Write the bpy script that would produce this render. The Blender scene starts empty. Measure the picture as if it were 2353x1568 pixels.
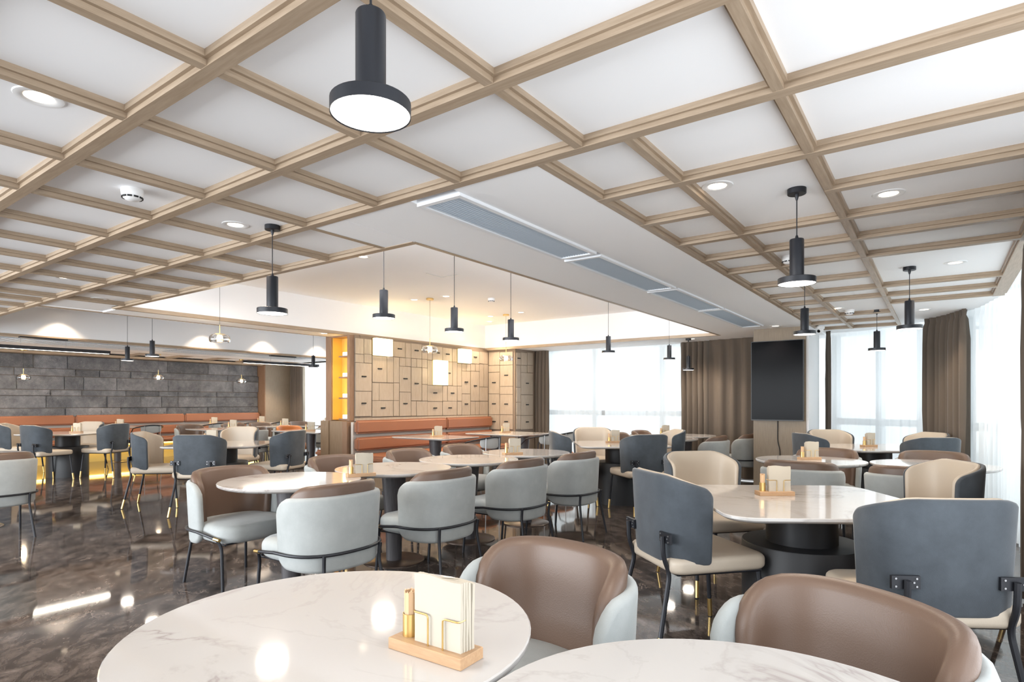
import bpy, bmesh, math, random
from mathutils import Vector, Matrix
R = math.radians
PI = math.pi
scene = bpy.context.scene
COL = scene.collection
random.seed(7)
EYE = 1.28

# ------------------------------------------------------------------ camera, world, light
cam_d = bpy.data.cameras.new('camera')
cam = bpy.data.objects.new('camera', cam_d); COL.objects.link(cam)
cam.location = (0, 0, EYE); cam.rotation_euler = (R(90), 0, R(35.87))
cam_d.sensor_width = 36.0; cam_d.lens = 1360.0 / 2353.0 * 36.0
cam_d.shift_y = 141.0 / 2353.0; cam_d.clip_start = 0.02
scene.camera = cam

world = bpy.data.worlds.new('sky'); scene.world = world
world.use_nodes = True
bg = world.node_tree.nodes['Background']
bg.inputs[0].default_value = (0.94, 0.97, 1.0, 1); bg.inputs[1].default_value = .62

scene.view_settings.view_transform = 'Standard'
scene.view_settings.look = 'None'
scene.view_settings.exposure = 1.53
scene.view_settings.gamma = 1.0
scene.view_settings.use_curve_mapping = False
scene.cycles.max_bounces = 8; scene.cycles.diffuse_bounces = 5; scene.cycles.glossy_bounces = 4
scene.cycles.transmission_bounces = 5; scene.cycles.transparent_max_bounces = 10
scene.cycles.use_denoising = True
scene.cycles.caustics_reflective = False; scene.cycles.caustics_refractive = False
scene.cycles.sample_clamp_indirect = 6.0
scene.cycles.use_adaptive_sampling = True; scene.cycles.adaptive_threshold = 0.025

def light(name, kind, loc, rot, energy, color=(1, 1, 1), size=1.0, size_y=None, spread=None, spot=None):
    d = bpy.data.lights.new(name, kind); d.energy = energy; d.color = color
    if kind == 'AREA':
        if size_y: d.shape = 'RECTANGLE'; d.size = size; d.size_y = size_y
        else: d.shape = 'DISK'; d.size = size
        if spread: d.spread = R(spread)
    elif kind == 'SPOT':
        d.spot_size = R(spot or 90); d.spot_blend = 0.6; d.shadow_soft_size = size
    else: d.shadow_soft_size = size
    o = bpy.data.objects.new(name, d); COL.objects.link(o); o.location = loc
    o.rotation_euler = rot
    return o
DAY = (0.90, 0.955, 1.0)
WARM = (1.0, 0.80, 0.60)
# daylight through the window bands (along the right side, on the far side)
light('fill_back', 'AREA', (-7.5, -3.3, 1.5), (R(-90), 0, R(180)), 320, DAY, 11, 1.9)  # added fill from behind the camera, brightens the ceiling and the whole room
light('daylight_right', 'AREA', (.66, -.2, 1.30), (R(90), 0, R(90)), 34, DAY, 5.8, 1.8)
light('daylight_bay', 'AREA', (1.35, 6.0, 1.35), (R(90), 0, R(90)), 28, DAY, 4.5, 1.9)
light('daylight_far', 'AREA', (-5.2, 11.3, 1.35), (R(90), 0, R(180)), 13, DAY, 4.4, 2.0)
light('daylight_curve', 'AREA', (0.3, 10.6, 1.35), (R(90), 0, R(150)), 14, DAY, 3.0, 2.0)
light('daylight_far_left', 'AREA', (-12.0, 11.3, 1.35), (R(90), 0, R(180)), 85, DAY, 6.5, 2.0)

# ------------------------------------------------------------------ materials
def mat(name, color=(.8, .8, .8), rough=.5, metal=0.0, spec=None, build=None, sheen=0, coat=0):
    m = bpy.data.materials.new(name); m.use_nodes = True
    b = m.node_tree.nodes['Principled BSDF']
    b.inputs['Base Color'].default_value = (*color, 1); b.inputs['Roughness'].default_value = rough
    b.inputs['Metallic'].default_value = metal
    if spec is not None: b.inputs['Specular IOR Level'].default_value = spec
    if sheen: b.inputs['Sheen Weight'].default_value = sheen; b.inputs['Sheen Roughness'].default_value = .4
    if coat: b.inputs['Coat Weight'].default_value = coat; b.inputs['Coat Roughness'].default_value = .05
    if build: build(m.node_tree, b)
    return m
def N(nt, t, **kw):
    n = nt.nodes.new(t)
    for k, v in kw.items():
        if k in n.inputs: n.inputs[k].default_value = v
        else: setattr(n, k, v)
    return n
def coords(nt, scale=(1, 1, 1), obj=True, rot=(0, 0, 0)):
    tc = nt.nodes.new('ShaderNodeTexCoord'); mp = nt.nodes.new('ShaderNodeMapping')
    mp.inputs['Scale'].default_value = scale; mp.inputs['Rotation'].default_value = rot
    if obj: nt.links.new(tc.outputs['Object'], mp.inputs['Vector'])
    else:
        g = nt.nodes.new('ShaderNodeNewGeometry'); nt.links.new(g.outputs['Position'], mp.inputs['Vector'])
    return mp.outputs['Vector']
def ramp(nt, fac, stops):
    r = nt.nodes.new('ShaderNodeValToRGB'); e = r.color_ramp.elements
    while len(e) < len(stops): e.new(0.5)
    for i, (p, c) in enumerate(stops): e[i].position = p; e[i].color = (*c, 1)
    nt.links.new(fac, r.inputs['Fac']); return r.outputs['Color']
def bump(nt, b, h, strength=.2, dist=.01):
    n = nt.nodes.new('ShaderNodeBump'); n.inputs['Strength'].default_value = strength; n.inputs['Distance'].default_value = dist
    nt.links.new(h, n.inputs['Height']); nt.links.new(n.outputs['Normal'], b.inputs['Normal'])
def wood(c0, c1, scale, rough=.45, world_space=True, amt=.05):
    def f(nt, b):
        v = coords(nt, scale, not world_space)
        n = N(nt, 'ShaderNodeTexNoise', Scale=6.0, Detail=5.0, Roughness=.6); nt.links.new(v, n.inputs['Vector'])
        c = ramp(nt, n.outputs['Fac'], [(.3, c0), (.7, c1)])
        nt.links.new(c, b.inputs['Base Color']); bump(nt, b, n.outputs['Fac'], amt, .003)
    return mat('wood_grain', c0, rough, build=f)
M = {}
M['paint'] = mat('ceiling_paint', (.92, .92, .93), .8)
M['paint_wall'] = mat('wall_paint', (.84, .84, .85), .8)
M['beamA'] = wood((.31, .228, .155), (.415, .318, .228), (1.0, 14, 14), .45)
M['beamB'] = wood((.31, .228, .155), (.415, .318, .228), (14, 1.0, 14), .45)
M['panel_wood'] = wood((.32, .26, .20), (.385, .32, .255), (9, 9, 1.2), .5)
M['panel_back'] = mat('panel_joint', (.20, .15, .11), .6)
M['column_wood'] = wood((.22, .165, .11), (.28, .215, .15), (12, 12, 1.0), .5)
M['brown_wood'] = wood((.20, .115, .065), (.27, .16, .10), (12, 12, 1.0), .5)
M['plinth_wood'] = wood((.20, .135, .08), (.26, .18, .115), (10, 10, 1.0), .5)
M['block_wood'] = wood((.42, .25, .135), (.50, .32, .18), (3, 22, 22), .45, False)
def velvet(nt, b, base, lo, hi):
    v = coords(nt, (1, 1, 1))
    n = N(nt, 'ShaderNodeTexNoise', Scale=7.0, Detail=6.0, Roughness=.65); nt.links.new(v, n.inputs['Vector'])
    c = ramp(nt, n.outputs['Fac'], [(.3, lo), (.7, hi)]); nt.links.new(c, b.inputs['Base Color'])
    n2 = N(nt, 'ShaderNodeTexNoise', Scale=350.0, Detail=2.0); nt.links.new(v, n2.inputs['Vector'])
    bump(nt, b, n2.outputs['Fac'], .25, .002)
M['slate'] = mat('slate_velvet', (.11, .135, .16), .8, sheen=.35, build=lambda nt, b: velvet(nt, b, 0, (.038, .046, .056), (.062, .074, .088)))
M['suede'] = mat('grey_suede', (.45, .49, .50), .85, sheen=.25, build=lambda nt, b: velvet(nt, b, 0, (.33, .35, .345), (.40, .42, .415)))
def leather(base):
    def f(nt, b):
        v = coords(nt)
        n = N(nt, 'ShaderNodeTexVoronoi', Scale=260.0); nt.links.new(v, n.inputs['Vector'])
        bump(nt, b, n.outputs['Distance'], .12, .002)
    return f
M['taupe'] = mat('taupe_leather', (.135, .084, .059), .42, build=leather(0))
M['cream'] = mat('cream_leather', (.50, .425, .34), .45, build=leather(0))
M['orange'] = mat('tan_orange_leather', (.275, .112, .058), .45, build=leather(0))
M['orange_vivid'] = mat('orange_leather', (.46, .15, .035), .45, build=leather(0))
M['black'] = mat('black_metal', (.018, .019, .024), .42, .3)
M['pend'] = mat('pendant_charcoal', (.016, .018, .024), .42, .2)
M['drum'] = mat('charcoal_drum', (.014, .0145, .017), .5)
def brushed(nt, b):
    v = coords(nt, (40, 40, 2)); n = N(nt, 'ShaderNodeTexNoise', Scale=4.0, Detail=3.0); nt.links.new(v, n.inputs['Vector'])
    c = ramp(nt, n.outputs['Fac'], [(.3, (.055, .05, .055)), (.7, (.085, .078, .082))]); nt.links.new(c, b.inputs['Base Color'])
M['pedestal'] = mat('dark_oak_pedestal', (.06, .055, .06), .45, build=brushed)
M['brass'] = mat('brass', (.80, .56, .22), .28, 1.0)
M['plate'] = mat('bronze_disc', (.10, .07, .055), .3, .6)
M['grey_ply'] = mat('grey_plywood', (.36, .37, .37), .55)
M['steel'] = mat('grey_tube', (.35, .35, .36), .35, .8)
M['plastic'] = mat('white_plastic', (.86, .86, .86), .4)
M['dark_slot'] = mat('dark_slot', (.01, .01, .01), .7)
M['tv_black'] = mat('tv_screen', (.003, .003, .004), .16, spec=.05)
M['tv_frame'] = mat('tv_frame', (.02, .02, .02), .4)
def marble_top(nt, b):
    v = coords(nt, (1, 1, 1), False)
    w = N(nt, 'ShaderNodeTexNoise', Scale=1.6, Detail=6.0, Roughness=.6, Distortion=1.3); nt.links.new(v, w.inputs['Vector'])
    s = nt.nodes.new('ShaderNodeMath'); s.operation = 'SUBTRACT'; nt.links.new(w.outputs['Fac'], s.inputs[0]); s.inputs[1].default_value = .5
    a = nt.nodes.new('ShaderNodeMath'); a.operation = 'ABSOLUTE'; nt.links.new(s.outputs[0], a.inputs[0])
    m = N(nt, 'ShaderNodeTexNoise', Scale=2.2, Detail=2.0); nt.links.new(v, m.inputs['Vector'])
    mr = nt.nodes.new('ShaderNodeMapRange'); nt.links.new(m.outputs['Fac'], mr.inputs[0])
    mr.inputs[1].default_value = .45; mr.inputs[2].default_value = .62; mr.inputs[3].default_value = .03; mr.inputs[4].default_value = 0.0
    ad = nt.nodes.new('ShaderNodeMath'); nt.links.new(a.outputs[0], ad.inputs[0]); nt.links.new(mr.outputs[0], ad.inputs[1])
    c = ramp(nt, ad.outputs[0], [(0.0, (.34, .30, .285)), (.016, (.46, .43, .41)), (.045, (.515, .49, .47))])
    nt.links.new(c, b.inputs['Base Color'])
M['marble'] = mat('white_marble', (.8, .77, .74), .07, build=marble_top)
def marble_floor(nt, b):
    v = coords(nt, (1, 1.0, 1), False, (0, 0, R(40)))
    mp = nt.nodes.new('ShaderNodeMapping'); mp.inputs['Scale'].default_value = (1.2, 2.1, 1); nt.links.new(v, mp.inputs['Vector'])
    n = N(nt, 'ShaderNodeTexNoise', Scale=4.2, Detail=12.0, Roughness=.74, Distortion=.45); nt.links.new(mp.outputs[0], n.inputs['Vector'])
    c = ramp(nt, n.outputs['Fac'], [(.32, (.014, .012, .011)), (.47, (.062, .049, .043)), (.59, (.125, .100, .087)), (.74, (.25, .205, .18))])
    n2 = N(nt, 'ShaderNodeTexNoise', Scale=2.0, Detail=8.0, Roughness=.7, Distortion=2.0); nt.links.new(mp.outputs[0], n2.inputs['Vector'])
    s = nt.nodes.new('ShaderNodeMath'); s.operation = 'SUBTRACT'; nt.links.new(n2.outputs['Fac'], s.inputs[0]); s.inputs[1].default_value = .5
    a = nt.nodes.new('ShaderNodeMath'); a.operation = 'ABSOLUTE'; nt.links.new(s.outputs[0], a.inputs[0])
    msk = N(nt, 'ShaderNodeTexNoise', Scale=3.5, Detail=1.0); nt.links.new(v, msk.inputs['Vector'])
    g = nt.nodes.new('ShaderNodeMapRange'); nt.links.new(msk.outputs['Fac'], g.inputs[0])
    g.inputs[1].default_value = .50; g.inputs[2].default_value = .68; g.inputs[3].default_value = .05; g.inputs[4].default_value = 0
    ad = nt.nodes.new('ShaderNodeMath'); nt.links.new(a.outputs[0], ad.inputs[0]); nt.links.new(g.outputs[0], ad.inputs[1])
    vn = ramp(nt, ad.outputs[0], [(0.0, (1, 1, 1)), (.012, (0, 0, 0))])
    mx = nt.nodes.new('ShaderNodeMix'); mx.data_type = 'RGBA'; nt.links.new(vn, mx.inputs[0]); nt.links.new(c, mx.inputs[6]); mx.inputs[7].default_value = (.42, .34, .29, 1)
    nt.links.new(mx.outputs[2], b.inputs['Base Color'])
M['floor'] = mat('dark_marble_floor', (.06, .05, .045), .05, spec=.35, build=marble_floor)
def stone(nt, b):
    v = coords(nt, (1, 1, 1), False)
    n = N(nt, 'ShaderNodeTexNoise', Scale=5.0, Detail=9.0, Roughness=.7); nt.links.new(v, n.inputs['Vector'])
    n2 = N(nt, 'ShaderNodeTexNoise', Scale=34.0, Detail=4.0, Roughness=.7, Distortion=1.5); nt.links.new(v, n2.inputs['Vector'])
    c = ramp(nt, n.outputs['Fac'], [(.3, (.19, .195, .215)), (.52, (.33, .335, .36)), (.72, (.50, .50, .52))])
    oi = nt.nodes.new('ShaderNodeObjectInfo'); hs = nt.nodes.new('ShaderNodeHueSaturation'); mr = nt.nodes.new('ShaderNodeMapRange'); mr.inputs[3].default_value = .72; mr.inputs[4].default_value = 1.3
    nt.links.new(oi.outputs['Random'], mr.inputs[0]); nt.links.new(mr.outputs[0], hs.inputs['Value']); nt.links.new(c, hs.inputs['Color']); c = hs.outputs[0]
    pale = ramp(nt, n2.outputs['Fac'], [(.60, (0, 0, 0)), (.70, (1, 1, 1))])
    mx = nt.nodes.new('ShaderNodeMix'); mx.data_type = 'RGBA'; nt.links.new(pale, mx.inputs[0]); nt.links.new(c, mx.inputs[6]); mx.inputs[7].default_value = (.66, .63, .62, 1)
    nt.links.new(mx.outputs[2], b.inputs['Base Color'])
    ad = nt.nodes.new('ShaderNodeMath'); nt.links.new(n.outputs['Fac'], ad.inputs[0]); nt.links.new(n2.outputs['Fac'], ad.inputs[1])
    bump(nt, b, ad.outputs[0], 1.0, .12)
M['stone'] = mat('rough_slate_stone', (.2, .2, .2), .85, build=stone)
def fabric(c):
    def f(nt, b):
        v = coords(nt, (220, 220, 220)); n = N(nt, 'ShaderNodeTexNoise', Scale=2.0, Detail=2.0); nt.links.new(v, n.inputs['Vector'])
        bump(nt, b, n.outputs['Fac'], .25, .003)
    return f
M['drape'] = mat('taupe_curtain', (.115, .09, .07), .9, sheen=.15, build=fabric(0))
def sheer_mat():
    m = bpy.data.materials.new('sheer_curtain'); m.use_nodes = True; nt = m.node_tree; nt.nodes.clear()
    out = nt.nodes.new('ShaderNodeOutputMaterial'); tl = nt.nodes.new('ShaderNodeBsdfTranslucent'); df = nt.nodes.new('ShaderNodeBsdfDiffuse')
    tr = nt.nodes.new('ShaderNodeBsdfTransparent')
    tl.inputs[0].default_value = (.92, .93, .94, 1); df.inputs[0].default_value = (.85, .86, .87, 1); tr.inputs[0].default_value = (1, 1, 1, 1)
    a = nt.nodes.new('ShaderNodeMixShader'); a.inputs[0].default_value = .35; nt.links.new(tl.outputs[0], a.inputs[1]); nt.links.new(df.outputs[0], a.inputs[2])
    b = nt.nodes.new('ShaderNodeMixShader'); b.inputs[0].default_value = .28; nt.links.new(a.outputs[0], b.inputs[1]); nt.links.new(tr.outputs[0], b.inputs[2])
    nt.links.new(b.outputs[0], out.inputs[0]); return m
M['sheer'] = sheer_mat()
def emit(name, col, s):
    m = bpy.data.materials.new(name); m.use_nodes = True; b = m.node_tree.nodes['Principled BSDF']
    b.inputs['Base Color'].default_value = (*[min(c, .9) for c in col], 1); b.inputs['Emission Color'].default_value = (*col, 1); b.inputs['Emission Strength'].default_value = s
    return m
M['disc_light'] = emit('pendant_diffuser', (1.0, .93, .84), 3.5)
M['down_light'] = emit('downlight_lamp', (1.0, .80, .60), 2.6)
M['box_light'] = emit('wall_box_light', (1.0, .84, .52), .80)
M['candle'] = emit('small_box_light', (1.0, .85, .50), 1.3)
M['strip'] = emit('linear_diffuser', (1.0, .93, .80), 4.0)
M['bulb'] = emit('warm_bulb', (1.0, .80, .55), 2.5)
M['slat'] = mat('slat_grey_blue', (.50, .56, .63), .5)
M['cove'] = emit('cove_led', (1, .97, .93), 2.5)
M['glow_strip'] = emit('amber_led_strip', (1.0, .66, .16), 5.0)
M['amber_panel'] = mat('amber_laminate', (.60, .36, .08), .5)
M['kick'] = mat('gold_kickboard', (.60, .46, .16), .4)
def napkin_b(nt, b):
    v = coords(nt, (1, 1, 1)); n = N(nt, 'ShaderNodeTexNoise', Scale=60.0, Detail=2.0); nt.links.new(v, n.inputs['Vector']); bump(nt, b, n.outputs['Fac'], .2, .002)
M['napkin'] = mat('cream_paper', (.50, .45, .37), .9, build=napkin_b)
M['pick'] = mat('kraft_paper', (.66, .44, .26), .8)
M['alu'] = mat('window_aluminium', (.45, .47, .49), .4, .2)
M['grille_w'] = mat('grille_white', (.80, .82, .85), .5)
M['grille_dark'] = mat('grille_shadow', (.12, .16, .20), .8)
M['herring'] = mat('banquette_back_board', (.50, .45, .40), .6)
M['concrete'] = mat('outdoor_ground', (.55, .57, .58), .9)
M['pane'] = mat('window_pane', (1, 1, 1), .0)
def pane_mat():
    m = bpy.data.materials.new('pane_glass'); m.use_nodes = True; nt = m.node_tree; nt.nodes.clear()
    out = nt.nodes.new('ShaderNodeOutputMaterial'); tr = nt.nodes.new('ShaderNodeBsdfTransparent'); gl = nt.nodes.new('ShaderNodeBsdfGlossy'); gl.inputs['Roughness'].default_value = 0.02
    tr.inputs[0].default_value = (.93, .96, .96, 1); mx = nt.nodes.new('ShaderNodeMixShader'); mx.inputs[0].default_value = .05
    nt.links.new(tr.outputs[0], mx.inputs[1]); nt.links.new(gl.outputs[0], mx.inputs[2]); nt.links.new(mx.outputs[0], out.inputs[0]); return m
M['pane'] = pane_mat()
def thin_glass():
    m = bpy.data.materials.new('thin_clear_glass'); m.use_nodes = True; nt = m.node_tree; nt.nodes.clear()
    out = nt.nodes.new('ShaderNodeOutputMaterial'); tr = nt.nodes.new('ShaderNodeBsdfTransparent'); gl = nt.nodes.new('ShaderNodeBsdfGlossy'); gl.inputs['Roughness'].default_value = 0.03
    tr.inputs[0].default_value = (.90, .90, .90, 1); lw = nt.nodes.new('ShaderNodeLayerWeight'); lw.inputs[0].default_value = .45; mx = nt.nodes.new('ShaderNodeMixShader')
    nt.links.new(lw.outputs['Facing'], mx.inputs[0]); nt.links.new(tr.outputs[0], mx.inputs[1]); nt.links.new(gl.outputs[0], mx.inputs[2]); nt.links.new(mx.outputs[0], out.inputs[0]); return m
M['glass'] = thin_glass()

# ------------------------------------------------------------------ mesh helpers
def box(bm, x0, x1, y0, y1, z0, z1):
    v = [bm.verts.new(p) for p in ((x0, y0, z0), (x1, y0, z0), (x1, y1, z0), (x0, y1, z0), (x0, y0, z1), (x1, y0, z1), (x1, y1, z1), (x0, y1, z1))]
    for f in ((0, 3, 2, 1), (4, 5, 6, 7), (0, 1, 5, 4), (1, 2, 6, 5), (2, 3, 7, 6), (3, 0, 4, 7)): bm.faces.new([v[i] for i in f])
    return v
def loft(bm, rings, cap0=True, cap1=True, closed=True):
    rv = [[bm.verts.new(p) for p in r] for r in rings]; n = len(rv[0])
    for a, b in zip(rv, rv[1:]):
        for i in range(n if closed else n - 1):
            j = (i + 1) % n; bm.faces.new((a[i], a[j], b[j], b[i]))
    if cap0: bm.faces.new(rv[0][::-1])
    if cap1: bm.faces.new(rv[-1])
def lathe(bm, prof, n=24, cx=0, cy=0, caps=(True, True)):
    loft(bm, [[(cx + r * math.cos(2 * PI * i / n), cy + r * math.sin(2 * PI * i / n), z) for i in range(n)] for r, z in prof], *caps)
def tube(bm, pts, r, n=8, r1=None):
    pts = [Vector(p) for p in pts]; rings = []; m = len(pts); prev = None
    for i, p in enumerate(pts):
        t = (pts[min(i + 1, m - 1)] - pts[max(i - 1, 0)]).normalized()
        if prev is None:
            a = Vector((0, 0, 1)) if abs(t.z) < .9 else Vector((1, 0, 0)); u = t.cross(a).normalized()
        else: u = (prev - t * prev.dot(t)).normalized()
        prev = u; w = t.cross(u); rr = r if r1 is None else r + (r1 - r) * i / (m - 1)
        rings.append([p + (u * math.cos(2 * PI * k / n) + w * math.sin(2 * PI * k / n)) * rr for k in range(n)])
    loft(bm, rings)
def fillet(pts, r, n=5):
    pts = [Vector(p) for p in pts]; out = [pts[0]]
    for i in range(1, len(pts) - 1):
        a, b, c = pts[i - 1], pts[i], pts[i + 1]; d1 = (a - b); d2 = (c - b); rr = min(r, d1.length * .49, d2.length * .49)
        p, q = b + d1.normalized() * rr, b + d2.normalized() * rr
        for k in range(n + 1):
            t = k / n; out.append(p * (1 - t) ** 2 + b * 2 * t * (1 - t) + q * t * t)
    out.append(pts[-1]); return out
def rrect(hx, hy, r, n=6, bow=0.0):
    out = []
    for cx, cy, a0 in ((hx - r, hy - r, 0), (-hx + r, hy - r, 90), (-hx + r, -hy + r, 180), (hx - r, -hy + r, 270)):
        for k in range(n + 1):
            a = R(a0 + 90 * k / n); out.append((cx + r * math.cos(a), cy + r * math.sin(a)))
    if bow:
        out = [(x * (1 + bow * math.cos(y / hy * PI / 2)), y * (1 + bow * math.cos(x / hx * PI / 2))) for x, y in out]
    return out
def cushion(bm, outline, z0, z1, e, cx=0, cy=0, n=4, crown=0.0):
    """soft slab: outline shrunk towards its centre near top and bottom edges"""
    hx = max(abs(p[0]) for p in outline); hy = max(abs(p[1]) for p in outline); rings = []
    def ring(ins, z): return [(cx + x * (hx - ins) / hx, cy + y * (hy - ins) / hy, z) for x, y in outline]
    for k in range(n + 1):
        a = PI / 2 * k / n; rings.append(ring(e * (1 - math.sin(a)), z0 + e * (1 - math.cos(a))))
    for k in range(n + 1):
        a = PI / 2 * k / n; rings.append(ring(e * (1 - math.cos(a)), z1 - e * (1 - math.sin(a))))
    if crown: rings.append(ring(min(hx, hy) * .5, z1 + crown))
    loft(bm, rings)
def obj(name, bm, m, parent=None, smooth=40, loc=None, rz=0):
    me = bpy.data.meshes.new(name)
    bmesh.ops.recalc_face_normals(bm, faces=bm.faces[:]); bm.to_mesh(me); bm.free()
    me.materials.append(M[m] if isinstance(m, str) else m)
    if smooth:
        me.polygons.foreach_set('use_smooth', [True] * len(me.polygons)); me.set_sharp_from_angle(angle=R(smooth))
    o = bpy.data.objects.new(name, me); COL.objects.link(o)
    if parent is not None: o.parent = parent
    if loc is not None: o.location = loc
    o.rotation_euler.z = rz
    return o
def tag(o, label=None, cat=None, group=None, kind=None):
    if label: o['label'] = label
    if cat: o['category'] = cat
    if group: o['group'] = group
    if kind: o['kind'] = kind
    return o
def thing(name, label, cat, loc=(0, 0, 0), rz=0, group=None):
    o = bpy.data.objects.new(name, None); COL.objects.link(o); o.empty_display_size = .1
    o.location = loc; o.rotation_euler.z = rz; return tag(o, label, cat, group)
def copy_tree(o, parent=None):
    c = o.copy(); COL.objects.link(c); c.parent = parent
    for ch in KIDS.get(o.name, []): copy_tree(ch, c)
    return c
KIDS = {}
def index_kids(root):
    for ch in root.children:
        pass
def freeze(root):
    KIDS[root.name] = list(root.children)
    for ch in root.children: freeze(ch)
def bxo(name, m, x0, x1, y0, y1, z0, z1, parent=None, smooth=0):
    bm = bmesh.new(); box(bm, x0, x1, y0, y1, z0, z1); return obj(name, bm, m, parent, smooth)

# ------------------------------------------------------------------ structure: floor, walls, ceiling
ZB, ZM, ZP, ZR = 2.33, 2.350, 2.373, 2.84     # beam bottom, moulding, coffer panel, recess ceiling
tag(bxo('floor', 'floor', -15.9, 1.6, -3.6, 10.9, -.05, 0), kind='structure')
ceiling = tag(bxo('ceiling', 'paint', -15.9, 1.8, -3.6, 11.0, ZR + .30, ZR + .35), kind='structure')
AY = [-2.6, -2.0, -1.4, -.8, -.2, .39, .99, 1.595, 2.195]          # beams that run along X, far bottom edge
AYR = [2.195, 2.81, 3.345, 3.90, 4.435, 5.02, 5.60, 5.98, 6.40, 6.98, 7.52]
BX = [.42, -.46, -1.228, -1.89, -2.472, -3.10, -3.70, -4.31, -4.85, -5.42, -6.006, -6.60, -7.23, -7.65, -8.21, -8.8, -9.4, -10.0, -10.6, -11.2, -11.8, -12.4]
W = .036
def panel(x0, x1, y0, y1): bxo('ceiling_panel', 'paint', x0, x1, y0, y1, ZP, ZP + .02, ceiling)
def beam(axis, a, b, p, w=W, steps=(1, 1)):
    """axis 'x': runs along X from a to b, its far bottom edge at y = p; 'y': along Y, far bottom edge at x = p"""
    bm = bmesh.new()
    s = .013; steps = [v if v else -.1 for v in steps]
    if axis == 'x':
        w = .052 if w == W else w
        box(bm, a, b, p - w, p, ZB, ZP + .004); box(bm, a, b, p - w - s * steps[0], p + s * steps[1], ZM, ZP + .004)
        return obj('ceiling_beam', bm, 'beamA', ceiling, 0)
    box(bm, p, p + w, a, b, ZB + .0012, ZP + .0030); box(bm, p - s * steps[0], p + w + s * steps[1], a, b, ZM + .0012, ZP + .0030)
    return obj('ceiling_beam', bm, 'beamB', ceiling, 0)
# left and near coffers
XL = BX[:]
for i in range(len(XL) - 1):
    for j in range(len(AY) - 1):
        panel(XL[i + 1] + .002, XL[i] - .002, AY[j] + .002, AY[j + 1] - .002)
for y in AY: beam('x', XL[-1], XL[0] + W, y)
for x in XL[1:-1]: beam('y', AY[0], AY[-1] - .052, x)
# middle strip behind A3 towards the recess
XM = [-3.10, -3.70, -4.31, -4.87, -5.42, -6.006, -6.60, -7.23]
for i in range(len(XM) - 1): panel(XM[i + 1] + .002, XM[i] - .002, 2.197, 2.81)
for x in XM: beam('y', 2.195, 2.81 - .052, x)
beam('x', -7.55, -2.80, 2.81, W, (1, 0)); beam('y', 2.81, 9.46, -2.825, W, (0, 1))
beam('y', 2.81, 9.4, -7.55, .055, (1, 0)); beam('x', -7.5, -2.80, 9.46, W, (0, 1))
beam('y', 2.195, 9.46, -8.0, W, (0, 1))
beam('y', 2.195, 11.0, -12.03, W, (0, 1)); beam('y', 2.195, 11.0, -13.80, W, (1, 0))
for y in (2.9, 3.85, 4.85, 5.85, 6.7, 7.6, 8.45, 9.5): beam('x', -15.1, -13.78, y)
beam('x', -15.1, -7.95, 9.75)
# right coffers
XRr = [-1.45, -1.033, -.465, .42]
YC = [[2.195, 2.81, 3.35, 3.92, 4.46, 5.02, 5.77, 6.47, 7.04, 7.66, 8.3, 8.95, 9.65], [2.195, 2.81, 3.9, 4.43, 5.0, 5.77, 6.42, 6.97, 8.23, 8.95, 9.65], [2.195, 2.81, 3.345, 3.90, 4.435, 5.02, 6.40, 6.98, 7.52]]
for i in range(3):
    for j in range(len(YC[i]) - 1):
        panel(XRr[i] + .002, XRr[i + 1] - .002, YC[i][j] + .002, YC[i][j + 1] - .002); beam('x', XRr[i], XRr[i + 1], YC[i][j + 1])
beam('y', 2.195, 9.70, -1.45, W, (0, 1)); beam('y', 2.195, 9.70, -1.033); beam('y', 2.195, 9.70, -.465, W); beam('y', 2.195, 7.55, .42, .10, (1, 0))
# plain white strips at beam height
def slab(x0, x1, y0, y1, z=ZB + .004): bxo('ceiling_panel', 'paint', x0, x1, y0, y1, z, z + .03, ceiling)
slab(-3.06, -2.795, 2.197, 2.775); slab(-2.79, -2.25, 2.197, 10.9); slab(-1.95, -1.45, 2.197, 10.9); slab(-2.25, -1.95, 8.6, 10.9); slab(-2.79, -1.95, 2.197, 2.2)
slab(-1.45, -.43, 9.70, 11.0, ZB + .02); slab(-.43, 1.7, 7.54, 11.0, ZB + .02)
slab(.52, 1.7, -3.6, 7.56, ZB + .10)
slab(-15.6, -2.79, 9.46, 10.9); slab(-7.95, -7.5, 2.81, 9.46); slab(-13.78, -12.0, 2.2, 9.75); slab(-15.6, -13.78, 2.2, 9.5, ZP); slab(-15.9, -12.4, -3.6, 2.2, ZP)
slab(-7.99, -7.24, 2.197, 2.81, ZB + .02)
# recess drop faces and lids
def drop(x0, x1, y0, y1, z0=ZB + .01, z1=ZR + .02): bxo('recess_face', 'paint_wall', x0, x1, y0, y1, z0, z1, ceiling)
drop(-2.82, -2.80, 2.78, 9.46); drop(-7.50, -2.80, 9.44, 9.46); drop(-7.50, -2.80, 2.800, 2.809, ZP - .005); drop(-7.52, -7.50, 2.78, 9.46)
bxo('recess_lid', 'paint', -7.52, -2.80, 2.80, 9.46, ZR, ZR + .03, ceiling)
drop(-7.97, -7.95, 2.2, 9.75); drop(-12.03, -12.0, 2.2, 9.75); drop(-12.0, -7.95, 2.196, 2.205, ZP - .005); drop(-12.0, -7.95, 9.73, 9.75)
bxo('recess_lid', 'paint', -12.03, -7.95, 2.18, 9.75, ZR, ZR + .03, ceiling)
bm = bmesh.new()
for a in ((-5.03, -5.022, 5.18, 5.46), (-5.03, -4.75, 5.452, 5.46)): box(bm, *a, ZR - .003, ZR)
obj('access_hatch_groove', bm, 'alu', ceiling, 0)

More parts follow.
